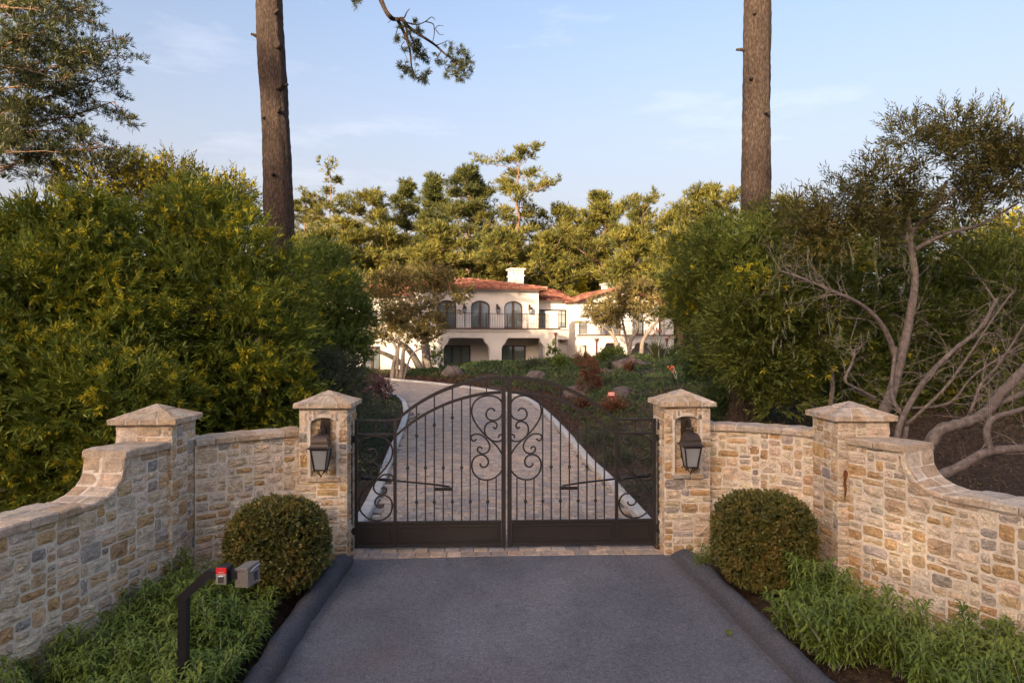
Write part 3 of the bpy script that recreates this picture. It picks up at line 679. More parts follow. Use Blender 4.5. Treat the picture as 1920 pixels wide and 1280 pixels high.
# ------------------------------------------------------------------ iron gate
GZ0 = .06
def lz(zx, zy): return ((zx-1370)*.002343, 2.53-(zy-88)*.002343)
S_MAIN = [[(1298, 300), (1282, 284), (1255, 290), (1242, 322), (1258, 350), (1295, 358), (1332, 338), (1350, 288), (1336, 238), (1302, 211), (1250, 204), (1200, 217), (1166, 250), (1152, 295), (1160, 342), (1190, 395), (1230, 443), (1270, 480), (1310, 520), (1341, 570), (1352, 622), (1340, 672), (1302, 713), (1250, 730), (1200, 720), (1166, 688), (1153, 640), (1165, 596), (1200, 573), (1236, 580), (1256, 610), (1249, 640), (1226, 650), (1208, 640), (1206, 626)],
          [(1286, 398), (1300, 410), (1311, 392), (1300, 371), (1270, 366), (1241, 386), (1233, 422), (1246, 458), (1280, 484), (1320, 490), (1346, 476), (1352, 458), (1341, 446), (1324, 452), (1320, 468)],
          [(1182, 474), (1166, 487), (1150, 475), (1150, 456), (1170, 444), (1206, 446), (1240, 470), (1262, 505), (1263, 535), (1245, 560), (1215, 566), (1192, 550), (1190, 531), (1205, 523), (1219, 535)]]
def arch_o(t): return 2.525-(2.38-math.sqrt(max(0, 2.38**2-t*t)))
def arch_i(t): return arch_o(t)-.215 if t < 1.63 else 1.70
def gate_leaf(s, label):
    """s = -1 left leaf, +1 right leaf; t runs from the meeting stile outward"""
    root = empty('gate_leaf', E(s*2.2, 0, 0), label, 'gate', 'leaves of the iron gate', rz=0)
    B = lambda: MB()
    def fin(mb, name, parent=root, mat=M['iron'], smooth=False):
        mb.v = [E(s*t, y, z) for t, y, z in mb.v]
        if s < 0: mb.f = [f[::-1] for f in mb.f]
        return mb.build(name, mat, parent, smooth)
    def bar(t0, t1, z0, z1, d=.045, y=0): return B().bbox(((t0+t1)/2, y, (z0+z1)/2), (t1-t0, d, z1-z0), .005)
    fin(bar(.012, .075, GZ0-.005, 2.535, .06), 'meeting_stile'); fin(bar(2.16, 2.205, GZ0, 1.915, .05), 'hinge_stile'); fin(bar(1.60, 1.645, GZ0, 1.93, .05), 'inner_stile')
    fin(bar(.077, 2.158, .40, .438, .045), 'middle_rail'); fin(bar(.077, 2.158, GZ0, GZ0+.035, .045), 'bottom_rail')
    fin(bar(1.647, 2.158, 1.885, 1.917, .045), 'side_rail'); fin(bar(1.647, 2.158, 1.685, 1.715, .045), 'side_rail')
    for fn, nm, w in ((arch_o, 'top_rail', .028), (arch_i, 'lower_arch_rail', .022)):
        mb = B(); ts = np.linspace(.077, 1.61, 18); vs = []
        for t in ts:
            for dy, dz in ((-.023, -w), (.023, -w), (.023, w), (-.023, w)): vs.append((t, dy, fn(t)+dz))
        n = len(ts); mb.add(vs, [(i*4+k, i*4+(k+1) % 4, i*4+4+(k+1) % 4, i*4+4+k) for i in range(n-1) for k in range(4)]+[(3, 2, 1, 0), tuple((n-1)*4+k for k in range(4))]); fin(mb, nm)
    for t0, t1 in ((.077, 1.598), (1.647, 2.158)):
        p = fin(B().box(((t0+t1)/2, 0, .247), (t1-t0-.002, .012, .30)), 'kick_panel')
        mb = B()
        for a, b, c, d in ((t0+.05, t1-.05, .345, .36), (t0+.05, t1-.05, .135, .15)): mb.bbox(((a+b)/2, -.012, (c+d)/2), (b-a, .014, d-c), .003)
        for a in (t0+.05, t1-.065): mb.bbox((a+.0075, -.012, .2475), (.015, .014, .194), .003)
        fin(mb, 'panel_moulding', p)
    pk = [(.531, 1), (.656, 0), (.792, 1), (.924, 0), (1.054, 1), (1.183, 0), (1.312, 1), (1.441, 0)]
    for t, tall in pk:
        top = arch_o(t) if tall else arch_i(t)
        o = fin(bar(t-.0095, t+.0095, .43, top-.015, .017), 'picket')
        ks = [.71] if tall else [1.21]
        if tall and .7 < t < 1.4: ks.append({.792: 1.94, 1.054: 1.835, 1.312: 1.68}[t])
        for z in ks:
            mb = B(); mb.lathe([(.010, -.034), (.015, -.028), (.013, -.02), (.026, -.006), (.026, .006), (.013, .02), (.015, .028), (.010, .034)], (t, 0, z), 8); fin(mb, 'collar', o)
    for t, k in ((.152, 0), (.277, 1), (.403, 0)):
        o = fin(bar(t-.0095, t+.0095, .43, 1.055 if k == 0 else 1.03, .017), 'picket')
        if k: mb = B(); mb.lathe([(.010, -.034), (.026, -.006), (.026, .006), (.010, .034)], (t, 0, .71), 8); fin(mb, 'collar', o)
    fin(bar(.292-.0085, .292+.0085, arch_i(.292)+.01, arch_o(.292)-.015, .017), 'picket')
    fin(bar(1.90-.0085, 1.90+.0085, 1.71, 1.89, .017), 'picket')
    for poly in S_MAIN:
        pts = [(-a, 0, z) for a, z in (lz(*q) for q in poly)]
        fin(B().tube(catmull(pts, 4), .013, 6), 'scroll', smooth=True)
    for poly in S_MAIN:
        pts = []
        for zx, zy in poly:
            u, v = (zx-1150)/202, (zy-204)/526
            pts.append((1.655+u*.49, 0, 1.675-v*1.225))
        fin(B().tube(catmull(pts, 4), .013, 6), 'scroll', smooth=True)
    for z in (.30, 1.63):
        mb = B(); mb.lathe([(.02, -.05), (.02, .05)], (2.222, -.005, z), 8); mb.box((2.245, -.005, z), (.05, .03, .06)); fin(mb, 'hinge')
    g = empty('gate_post', E(s*2.262, -.02, 0), 'square iron gate post against the %s lantern pillar' % ('left' if s < 0 else 'right'), 'gate post', 'posts that carry the gate leaves')
    mb = B().bbox((2.272, -.02, .92), (.075, .075, 1.95), .006); fin(mb, 'post', g, M['post_iron'])
    fin(B().bbox((2.272, -.02, 1.9), (.079, .079, .02), .006), 'post_cap', g, M['post_iron'])
    fin(B().box((2.285, -.02, -.045), (.12, .12, .02)), 'base_plate', g, M['post_iron'])
    a = empty('gate_opener_arm', E(s*2.2, .2, .95), 'dark swing arm of the opener behind the %s gate leaf' % ('left' if s < 0 else 'right'), 'gate opener', 'gate opener arms')
    mb = B().tube([(2.30, .46, .985), (1.65, .30, .965), (1.1, .20, .93), (.84, .13, .905)], .015, 8); fin(mb, 'rod', a, M['black'], True)
    fin(B().tube([(2.30, .46, .985), (1.72, .318, .968)], .024, 8), 'sleeve', a, M['black'], True)
    fin(B().bbox((.92, .06, .885), (.27, .03, .045), .004), 'bracket', a, M['iron'])
    fin(B().box((.85, .10, .90), (.04, .08, .02)), 'lug', a, M['iron'])
    return root
gate_leaf(-1, 'left leaf of the arched wrought iron gate with scrolls, hung from the left pillar')
gate_leaf(1, 'right leaf of the arched wrought iron gate with scrolls, hung from the right pillar')

# ------------------------------------------------------------------ lanterns
def lantern(cx, cy, label, sx):
    root = empty('wall_lantern', E(cx, cy, 1.2), label, 'lantern', 'bronze lanterns on the gate pillars', rz=PHI)
    def fin(mb, n, m=M['bronze'], p=root, smooth=False): return mb.build(n, m, p, smooth, local=True)
    yo = -.26                      # lantern axis in front of the back plate
    fin(MB().bbox((0, 0, .47), (.13, .02, .58), .006), 'back_plate')
    pts = [(0, -.01, .52), (0, -.05, .66), (0, -.13, .745), (0, -.215, .745), (0, yo, .70), (0, yo, .655)]
    fin(MB().tube(catmull(pts, 5), .013, 8), 'bracket_arm', smooth=True)
    fin(MB().tube(catmull([(0, -.02, .50), (0, -.07, .52), (0, -.105, .58), (0, -.08, .635), (0, -.045, .62), (0, -.055, .585)], 5), .009, 6), 'bracket_scroll', smooth=True)
    fin(MB().lathe([(.012, .0), (.035, .005), (.04, .03), (.03, .045), (.05, .055), (.045, .075), (.02, .08)], (0, yo, .575), 12), 'finial', smooth=False)
    # four-sided ogee roof
    prof = [(.150, .395), (.152, .405), (.128, .425), (.116, .455), (.112, .49), (.100, .53), (.078, .565), (.045, .585), (.0, .587)]
    fin(MB().lathe([(.03, .398)]+prof, (0, yo, 0), 4, .5, True), 'roof')
    fin(MB().lathe([(.121, .375), (.126, .378), (.126, .398), (.121, .398)], (0, yo, 0), 4, .5, True), 'top_frame')
    fin(MB().lathe([(.0, .09), (.078, .09), (.082, .096), (.082, .112), (.0, .112)], (0, yo, 0), 4, .5, True), 'bottom_frame')
    for x, y in ((-1, -1), (1, -1), (1, 1), (-1, 1)):
        fin(MB().tube([(x*.075, yo+y*.075, .105), (x*.116, yo+y*.116, .385)], .0125, 4, phase=.5), 'corner_bar')
        o = fin(MB().tube(catmull([(x*.03, yo+y*.03, .045), (x*.055, yo+y*.055, .06), (x*.078, yo+y*.078, .088), (x*.094, yo+y*.094, .085), (x*.096, yo+y*.096, .066), (x*.084, yo+y*.084, .063)], 4), .006, 6), 'foot_scroll', smooth=True)
        fin(MB().tube([(x*.055, yo+y*.055, .095), (x*.03, yo+y*.03, .045), (0, yo, .012)], .006, 6), 'stay')
    fin(MB().lathe([(.0, -.012), (.012, -.004), (.014, .006), (.008, .018), (.0, .022)], (0, yo, 0), 8), 'drop_finial')
    for nx, ny in ((0, -1), (1, 0), (0, 1), (-1, 0)):
        a, b = .070, .110; v = []
        for (hw, z) in ((a-.008, .108), (b-.008, .382)):
            q = a if z < .2 else b
            for t in (-1, 1):
                for dd in (0, .004): v.append((nx*(q-dd)+(-ny)*t*hw, yo+ny*(q-dd)+nx*t*hw, z))
        mb = MB(); mb.add(v, [(0, 2, 6, 4), (1, 5, 7, 3), (0, 4, 5, 1), (2, 3, 7, 6), (4, 6, 7, 5), (0, 1, 3, 2)]); fin(mb, 'glass_pane', M['frost'])
    return root
lantern(-2.56, -.29, 'aged bronze lantern with frosted panes in the niche of the left gate pillar', -1)
lantern(2.56, -.29, 'aged bronze lantern with frosted panes in the niche of the right gate pillar', 1)

# ------------------------------------------------------------------ intercom post
Yp = 6.0; a = P(343, 1280, Yp)
root = empty('intercom_post', (a.x, Yp, float(base_z(Yp))), 'black gooseneck post with red key box and grey keypad box at the left', 'intercom post')
p0 = Vector((a.x, Yp, -.6)); p1 = P(345, 1117, Yp); p2 = P(392, 1075, Yp); p3 = P(452, 1075, Yp)
mb = MB()
def sq(mb, pts, hw):
    vs = []; m = len(pts)
    for i, p in enumerate(pts):
        t = (pts[min(i+1, m-1)]-p).normalized()+(p-pts[max(i-1, 0)]).normalized() if 0 < i < m-1 else (pts[min(i+1, m-1)]-pts[max(i-1, 0)])
        t.normalize(); n = Vector((t.z, 0, -t.x))
        k = 1
        if 0 < i < m-1: k = 1/max(.5, t.dot((pts[i+1]-p).normalized()))
        for dn, dy in ((-1, -1), (1, -1), (1, 1), (-1, 1)): vs.append(p+n*dn*hw*k+Vector((0, dy*hw, 0)))
    mb.add(vs, [(i*4+k, i*4+(k+1) % 4, i*4+4+(k+1) % 4, i*4+4+k) for i in range(m-1) for k in range(4)]+[(3, 2, 1, 0), tuple((m-1)*4+k for k in range(4))])
sq(mb, [p0, p1, p2, p3], .037); mb.build('post', M['black'], root)
s = Yp/FPX
c = P(417, 1077.5, Yp-.05)
mb = MB(); mb.bbox((0, .035, 0), (21*s, .10, 33*s), .004); mb.v = [Vector(v)+c+Vector((.006, 0, 0)) for v in mb.v]; kb = mb.build('key_box', M['black'], root)
alu = simple('brushed_metal', (.46, .44, .43), .38, metal=.75, var=.1, scale=40)
red = simple('red_label', (.55, .012, .02), .4); white = simple('white_print', (.75, .75, .75), .5)
mb = MB(); mb.bbox((0, -.022, -6*s), (19*s, .016, 19*s), .003); mb.v = [Vector(v)+c for v in mb.v]; mb.build('key_switch_plate', alu, kb)
mb = MB(); mb.bbox((0, -.021, 9.2*s), (19*s, .014, 12*s), .002); mb.v = [Vector(v)+c for v in mb.v]; mb.build('red_label', red, kb)
mb = MB(); mb.bbox((0, -.034, -5.5*s), (10*s, .012, 12*s), .004); mb.lathe([(.0, 0), (1.2*s, 0), (1.2*s, .01), (0, .01)], (0, 0, 0), 8)
mb.v = [Vector(v)+c for v in mb.v[:16]]; mb.f = [f for f in mb.f if max(f) < 16]; mb.build('lock_cylinder', simple('bright_chrome', (.7, .7, .7), .2, metal=1), kb)
mb = MB()
for k, (xx, zz, ww) in enumerate(((0, 12, 1.2), (0, 7.6, 12), (0, 6, 9))): mb.box((xx*s, -.0288, zz*s), (ww*s, .001, .8*s))
mb.v = [Vector(v)+c for v in mb.v]; mb.build('label_print', simple('pale_red_print', (.62, .3, .3), .5), kb)
# keypad housing: turned to the road on the right, front slopes
mb = MB(); w = .15
def kp_(px, py, Y): return P(px, py, Y)
fl, fr_ = kp_(440, 1064, Yp-.02), kp_(464, 1063, Yp-.1)
A0, A1, A2, A3 = P(440, 1101, Yp-.02), P(465, 1102, Yp-.10), P(464, 1064, Yp-.10), P(440, 1065.5, Yp-.02)
d = P(488, 1088, Yp+.12)-A1; d2 = P(487.5, 1049, Yp+.12)-A2
B0, B1, B2, B3 = A0+d, A1+d, A2+d2, A3+d2
mb.add([A0, A1, A2, A3, B0, B1, B2, B3], [(0, 1, 2, 3), (1, 5, 6, 2), (3, 2, 6, 7), (4, 0, 3, 7), (5, 4, 7, 6), (1, 0, 4, 5)])
import bmesh
def bev(o, wd, seg=2):
    bm = bmesh.new(); bm.from_mesh(o.data); bmesh.ops.recalc_face_normals(bm, faces=bm.faces); bmesh.ops.bevel(bm, geom=bm.edges[:], offset=wd, segments=seg, affect='EDGES', profile=.6); bm.to_mesh(o.data); bm.free(); return o
kh = bev(mb.build('keypad_housing', simple('grey_metal', (.30, .275, .25), .42, metal=.55, var=.08, scale=50), root), .006)
fv = lambda u, v, o: (A1*(1-u)+B1*u)*(1-v)+(A2*(1-u)+B2*u)*v + n_f*o
n_f = (B1-A1).cross(A2-A1).normalized()
if n_f.x < 0: n_f = -n_f
mb = MB(); pts = [fv(.2, .72, .004), fv(.35, .86, .02), fv(.6, .92, .03), (fv(.82, .86, .02)), fv(.93, .72, .004)]
mb.tube(catmull(pts, 4), .008, 6); mb.build('hood', alu, kh, True)
mb = MB(); vs = [fv(.42, .12, .003), fv(.80, .16, .003), fv(.80, .74, .003), fv(.6, .82, .003), fv(.42, .74, .003)]
mb.add(vs+[p-n_f*.01 for p in vs], [(0, 1, 2, 3, 4)]+[(i, (i+1) % 5, 5+(i+1) % 5, 5+i) for i in range(5)]); mb.build('keypad_face', simple('keypad_face', (.36, .37, .40), .35, metal=.5), kh)
mb = MB()
for r in range(4):
    for q in range(3):
        cpt = fv(.49+q*.11, .24+r*.11, .006); mb.box(cpt, (.012, .012, .010))
mb.build('keypad_keys', M['black'], kh)
n_s = (A1-A0).cross(A3-A0).normalized(); n_s = n_s if n_s.y < 0 else -n_s
fs_ = lambda u, v, o: (A0*(1-u)+A1*u)*(1-v)+(A3*(1-u)+A2*u)*v+n_s*o
mb = MB(); vs = [fs_(u, v, .0015) for u, v in ((.2, .8), (.8, .8), (.72, .88), (.58, .92), (.42, .92), (.28, .88))]; mb.add(vs, [tuple(range(6))]); mb.build('maker_mark', simple('dark_print', (.12, .11, .11), .5), kh)

# rust streak on the corner of the right pillar
mb = MB(); x0, y0 = 4.45-.33, -1.25-.33
vs = []; pr = [(0, .012), (.03, .028), (.06, .03), (.09, .022), (.16, .016), (.24, .018), (.31, .011), (.36, .006), (.40, .001)]
for d, wv in pr:
    for k in (-1, 0, 1): vs.append(E(x0+.075+k*wv+.006*math.sin(d*31), y0-.034, 1.44-d))
mb.add(vs, [(i*3+k, i*3+k+1, i*3+4+k, i*3+3+k) for i in range(len(pr)-1) for k in (0, 1)])
mb.build('rust_stain', ramp_mat('rust', [(.3, (.08, .03, .012)), (.6, (.22, .085, .03)), (.75, (.32, .16, .07))], 25), op_r)
#@@PART4
# ------------------------------------------------------------------ foliage
def randu(g, n): return unit(g.normal(size=(n, 3)))
def leaves(Bp, Dr, L, W, g, up=.5):
    """one bent diamond per leaf"""
    n = len(Bp); L = np.broadcast_to(L, (n,))[:, None]; W = np.broadcast_to(W, (n,))[:, None]
    ref = unit(g.normal(size=(n, 3))*(1-up)+np.array([0, 0, up]))
    s = np.cross(Dr, ref); s = unit(s+1e-6); nn = np.cross(s, Dr)
    mid = Bp+Dr*L*.45
    V = np.stack([Bp, mid+s*W*.5+nn*L*.05, Bp+Dr*L-nn*L*.08, mid-s*W*.5+nn*L*.05], 1).reshape(-1, 3)
    return V, np.arange(4*n).reshape(-1, 4)
def sprigs(Pp, D, g, nl=14, stem=.4, ll=.12, lw=.022, spread=(.35, 1.0), jit=.3):
    n = len(Pp); t = np.tile((np.arange(nl)+.5)/nl, (n, 1))+g.uniform(-.3, .3, (n, nl))/nl
    stl = stem*g.uniform(.6, 1.3, (n, 1)); q = randu(g, n); side = unit(np.cross(D, q)); s2 = np.cross(D, side)
    a = np.arange(nl)*2.4+g.uniform(0, 6, (n, 1))+g.uniform(-.4, .4, (n, nl)); k = g.uniform(*spread, (n, nl))*(1-.35*t)
    Bp = Pp[:, None]+D[:, None]*(t*stl)[..., None]
    Dr = D[:, None]*np.cos(k)[..., None]+(side[:, None]*np.cos(a)[..., None]+s2[:, None]*np.sin(a)[..., None])*np.sin(k)[..., None]
    Dr = unit(Dr+g.normal(size=Dr.shape)*jit*.3)
    sz = (g.uniform(.65, 1.2, (n, nl))*(1.05-.4*t)).reshape(-1)
    return leaves(Bp.reshape(-1, 3), Dr.reshape(-1, 3), ll*sz, lw*sz, g)
def lobe_points(lobes, n, g, shell=.45, squash=.85, low=-.9):
    """points through the outer part of a set of lobes, with outward directions; those deep inside another lobe are dropped"""
    lobes = np.array(lobes, float); w = lobes[:, 3]**2; pick = g.choice(len(lobes), n, p=w/w.sum())
    d = randu(g, n); c = lobes[pick, :3]; r = lobes[pick, 3]
    rr = r*(1-shell*g.random(n)**1.6)*(1+.16*np.sin(d[:, 0]*7+pick)*np.sin(d[:, 2]*6+pick*2)+.10*np.sin(d[:, 1]*13+d[:, 2]*11+pick))
    sc = lobes[pick, 4:7] if lobes.shape[1] > 6 else np.array([1, 1, squash])
    p = c+d*rr[:, None]*sc
    keep = d[:, 2] > low
    for i in range(len(lobes)):
        sc_i = lobes[i, 4:7] if lobes.shape[1] > 6 else np.array([1, 1, squash])
        q = np.linalg.norm((p-lobes[i, :3])/sc_i, axis=1)
        keep &= ~((q < lobes[i, 3]*.62) & (pick != i))
    return p[keep], unit(d[keep]*np.array([1, 1, .8])+np.array([0, 0, .35]))
def np_link(name, VF, parent, mat, local=False):
    V, F = VF; off = np.zeros(3) if local else np.array(wl(parent) if parent else (0, 0, 0))
    return link(name, np_mesh(name, V-off, F), parent, mat)
def join(parts):
    Vs, Fs, k = [], [], 0
    for V, F in parts: Vs.append(V); Fs.append(F+k); k += len(V)
    return np.concatenate(Vs), np.concatenate(Fs)
def clumped(p, d, g, frac, size):
    """a random subset of points gathered in patches"""
    n = max(1, int(len(p)*frac/40)); c = p[g.choice(len(p), n)]
    m = np.zeros(len(p), bool)
    for q in c: m |= np.linalg.norm(p-q, axis=1) < size*g.uniform(.5, 1.2)
    return m
def shrub(name, label, cat, lobes, n, mat, seed, base=None, group=None, blossom=0, bl_size=.35, stem=.42, ll=.13, lw=.026, nl=13, inner=.25, shell=.45, trunks=None, tmat=None, squash=.85, low=-.9, bmat=None, gaps=0, clumps=0):
    g = np.random.default_rng(seed)
    b = base or (float(np.mean([l[0] for l in lobes])), float(np.mean([l[1] for l in lobes])), float(gz(np.mean([l[0] for l in lobes]), np.mean([l[1] for l in lobes]))))
    root = empty(name, b, label, cat, group)
    if clumps:
        sub = []
        for l in lobes:
            for dd in randu(g, clumps):
                r = l[3]*g.uniform(.26, .42); sc = np.array(l[4:7]) if len(l) > 6 else np.array([1, 1, squash])
                q = np.array(l[:3])+dd*sc*(l[3]-r*.55); sub.append((q[0], q[1], q[2], r, 1, 1, .8))
        p1, d1 = lobe_points(lobes, int(n*.35), g, shell, squash, low); p2, d2 = lobe_points(sub, int(n*.75), g, .7, .8, low)
        p, d = np.concatenate([p1, p2]), np.concatenate([d1, d2])
    else: p, d = lobe_points(lobes, n, g, shell, squash, low)
    if gaps:
        q = p*gaps; f = np.sin(q[:, 0]*1.7+seed)*np.sin(q[:, 1]*1.3)*np.sin(q[:, 2]*1.9+1)+.3*np.sin(q[:, 0]*4.1)*np.sin(q[:, 2]*3.7); m = f > -.22; p, d = p[m], d[m]
    m = np.zeros(len(p), bool)
    d = unit(d+g.normal(size=d.shape)*.35)
    vf = [sprigs(p, d, g, nl, stem, ll, lw)]
    if inner:
        pi, di = lobe_points([(l[0], l[1], l[2], l[3]*.72, *l[4:]) for l in lobes], int(n*inner), g, .8, squash, low)
        vf.append(sprigs(pi, di, g, 11, stem*1.3, ll*1.35, lw*1.7))
    np_link('foliage', join(vf), root, mat)
    if blossom:
        m = (clumped(p, d, g, blossom, bl_size) & (g.random(len(p)) < .75)) | (g.random(len(p)) < .05*min(1, blossom))
        pb = p[m]+d[m]*stem*.55; db = d[m]
        if len(pb): np_link('blossom', sprigs(pb, db, g, 15, .09, ll*.78, lw*1.05, (.4, 1.45)), root, bmat or M['blossom'])
    if trunks:
        mb = MB()
        for pts, r0, r1 in trunks:
            c = catmull(pts, 5); mb.tube(c, list(np.linspace(r0, r1, len(c))), 7)
        mb.build('trunk', tmat or M['bark_grey'], root, True)
    return root
def lobe(px, py, Y, rpx, sy=1.0, dz=.9): p = P(px, py, Y); return (p.x, p.y, p.z, rpx*Y/FPX, 1, sy, dz)

# wattles in front, left of the drive
jj = lambda pts, Y0: [lobe(a, b, Y0+c, r) for a, b, c, r in pts]
WG = 'flowering wattles left of the drive'
shrub('wattle_tree', 'broad wattle in yellow bloom behind the curved wall left of the gate', 'shrub',
      jj([(390, 575, 0, 165), (470, 640, -.4, 120), (300, 640, -.6, 150), (410, 740, -.6, 140), (285, 490, .4, 120), (380, 440, .6, 95), (505, 735, -.3, 90), (320, 800, -.8, 120), (480, 540, .4, 95), (360, 390, .9, 55), (430, 400, 1, 40), (250, 720, -.3, 120)], 14.2), 5600, M['wattle'], 1, group=WG, inner=.40, clumps=9, ll=.18, lw=.037, blossom=1.9,
      trunks=[([(P(330, 860, 13)), P(325, 700, 13.0), P(350, 600, 13.3), P(410, 520, 13.8)], .09, .03), ([P(325, 700, 13), P(280, 640, 13.2), P(250, 570, 13.4)], .05, .02), ([P(345, 850, 13.2), P(375, 720, 13.3), P(420, 640, 13.4)], .06, .02)])
shrub('wattle_tree', 'dark wattle with yellow sprays at the left edge, behind the low sweeping wall', 'shrub',
      jj([(60, 600, 0, 150), (150, 520, .4, 105), (40, 740, -.6, 170), (180, 760, -.8, 150), (20, 500, .6, 90), (230, 640, .4, 110), (80, 880, -.9, 110), (250, 860, -1, 80), (120, 440, .8, 55), (175, 410, .8, 45), (60, 430, .5, 40)], 12.4), 5600, M['wattle'], 2, group=WG, inner=.40, clumps=9, ll=.175, lw=.035, blossom=1.3, bl_size=.32)
shrub('wattle_tree', 'tall golden topped wattle rising behind the other bushes, left of the tall leaning trunk', 'tree',
      jj([(185, 350, 0, 66), (250, 360, .5, 62), (330, 335, 0, 42), (300, 380, .5, 70), (375, 355, .4, 48), (430, 375, 0, 44), (400, 410, 0, 60), (150, 330, 0, 36), (455, 420, .5, 40), (230, 320, .4, 34)], 25), 3000, M['olive'], 3, group=WG, blossom=1.6, bl_size=.8, ll=.17, lw=.04, stem=.5, gaps=.9,
      trunks=[([P(260, 700, 25), P(270, 540, 25), P(240, 400, 25)], .2, .06), ([P(270, 540, 25), P(340, 420, 25), P(400, 390, 25)], .12, .04)])
shrub('evergreen_shrub', 'bright green leafy shrub right of the tall leaning trunk on the left', 'shrub',
      jj([(610, 570, 0, 80), (648, 610, -.5, 50), (585, 505, .5, 50), (635, 665, -1, 56), (570, 640, -1, 80), (610, 500, 1, 44), (590, 730, -1.5, 60), (655, 560, .4, 26)], 21.5), 3300, M['green'], 4, clumps=10, blossom=.25, ll=.18, lw=.038)
shrub('grey_green_shrub', 'grey green rounded shrub behind the left lantern pillar', 'shrub',
      jj([(575, 700, 0, 62), (630, 705, .3, 42), (610, 750, -.3, 60), (655, 735, .3, 34), (545, 760, -.5, 60)], 15), 2600, M['ceanothus'], 5, ll=.06, lw=.026, stem=.25, nl=12)
# low bank between the kerb and the pillar
bank = []
for (x, y, r) in [(-3.6, 13.2, .75), (-3.9, 14.8, .85), (-3.35, 12.2, .5), (-4.4, 16.4, .9), (-4.2, 18.2, .8), (-4.7, 19.8, .8), (-4.9, 13.6, 1.0), (-5.2, 15.6, 1.1), (-5.4, 18.2, 1.1), (-5.0, 21.8, .8), (-5.3, 24, .7), (-5.6, 26.2, .6), (-3.2, 11.4, .38)]:
    bank.append((x, y, float(gz(x, y))+r*.25, r, 1, 1, .75))
shrub('creeping_shrub', 'low dark creeping shrub spilling over the left kerb behind the gate', 'shrub', bank, 4200, M['ceanothus'], 6, ll=.05, lw=.024, stem=.2, nl=12, low=-.3)
pl = [(p.x, p.y, p.z, r, 1, 1, .8) for p, r in ((P(690, 722, 30), .55), (P(712, 728, 29), .4), (P(672, 716, 31), .6))]
shrub('purple_shrub', 'dark purple leaved shrub at the bend of the drive', 'shrub', pl, 900, M['plum_leaf'], 7, ll=.09, lw=.05, stem=.3)

# right of the gate
RG = 'wattles right of the gate'
shrub('wattle_tree', 'spreading green wattle around the tall straight trunk on the right, with a few yellow sprays', 'tree',
      jj([(1316, 570, 2.6, 60), (1375, 490, .3, 78), (1455, 560, -.2, 95), (1348, 655, 1.4, 52), (1430, 670, -.2, 70), (1500, 640, 0, 80), (1290, 525, 3, 38), (1480, 470, .4, 66), (1470, 740, 0, 52), (1320, 480, 2, 50), (1400, 590, -.3, 78), (1440, 430, .6, 40), (1520, 560, 0, 70), (1560, 500, .5, 55), (1345, 440, 2, 34)], 15.8), 5200, M['wattle_dark'], 11, group=RG, clumps=10, blossom=.32, bl_size=.3, ll=.175, lw=.032,
      trunks=[([P(1560, 860, 15.5), P(1520, 760, 15.6), P(1480, 680, 15.8), P(1430, 580, 15.9)], .08, .03), ([P(1545, 820, 15.3), P(1560, 700, 15.3), P(1510, 600, 15.8)], .07, .03)])
shrub('wattle_tree', 'dense dark wattle thicket behind the bare branches at the right edge', 'tree',
      jj([(1580, 600, 0, 110), (1700, 620, .5, 130), (1850, 600, .5, 130), (1780, 510, 1, 90), (1930, 520, 1, 110), (1600, 700, -.3, 100), (1760, 720, 0, 90), (1920, 730, 0, 110), (1600, 500, 1, 75), (1660, 470, .5, 70), (1720, 430, .5, 50), (1540, 620, -.4, 90), (1640, 780, 0, 80), (1820, 800, 0, 80)], 18), 5200, M['wattle_dark'], 12, group=RG, inner=.35, clumps=9, blossom=.2, bl_size=.5, ll=.22, lw=.038)
shrub('wattle_tree', 'sunlit yellow wattle peeping over the thicket at the right edge', 'tree',
      jj([(1870, 480, 0, 70), (1920, 450, 1, 60), (1810, 520, 0, 50), (1930, 540, 0, 70)], 27), 1500, M['olive'], 13, group=RG, blossom=2.2, bl_size=.9, ll=.18, lw=.045)
Yb = 13.5
TR = [([P(1610, 900, 12.6), P(1650, 790, 12.7), P(1672, 735, 12.9), P(1690, 668, 13.0), P(1705, 600, 13.2), P(1716, 520, 13.4), P(1708, 440, 13.6), P(1745, 400, 13.8), P(1775, 340, 14)], .125, .035),
      ([P(1682, 680, 13), P(1660, 620, 12.8), P(1620, 575, 12.6), P(1560, 545, 12.4), P(1500, 520, 12.6), P(1455, 505, 13.2)], .06, .010),
      ([P(1708, 450, 13.6), P(1660, 425, 13.4), P(1600, 410, 13.4), P(1540, 425, 13.4)], .045, .015),
      ([P(1712, 470, 13.5), P(1770, 440, 13.4), P(1840, 420, 13.5), P(1910, 380, 13.6)], .05, .018),
      ([P(1745, 400, 13.8), P(1800, 350, 13.8), P(1850, 310, 14)], .04, .015), ([P(1708, 440, 13.6), P(1700, 380, 13.6), P(1690, 330, 13.8)], .035, .012),
      ([P(1676, 860, 12.2), P(1690, 790, 12.2), P(1735, 712, 12.2), P(1790, 655, 12.2), P(1835, 618, 12.3), P(1870, 560, 12.6)], .065, .025),
      ([P(1672, 880, 12.4), P(1700, 800, 12.3), P(1672, 740, 12.6), P(1680, 650, 12.9)], .05, .03),
      ([P(1640, 745, 12.9), P(1605, 728, 12.6), P(1585, 712, 12.5), P(1598, 680, 12.5), P(1602, 655, 12.6)], .035, .02),
      ([P(1700, 795, 12.2), P(1760, 740, 12), P(1800, 690, 12), P(1860, 600, 12.1), P(1900, 545, 12.3)], .03, .012),
      ([P(1705, 765, 12.3), P(1780, 755, 12.1), P(1830, 700, 12.1), P(1925, 640, 12.2)], .028, .012)]
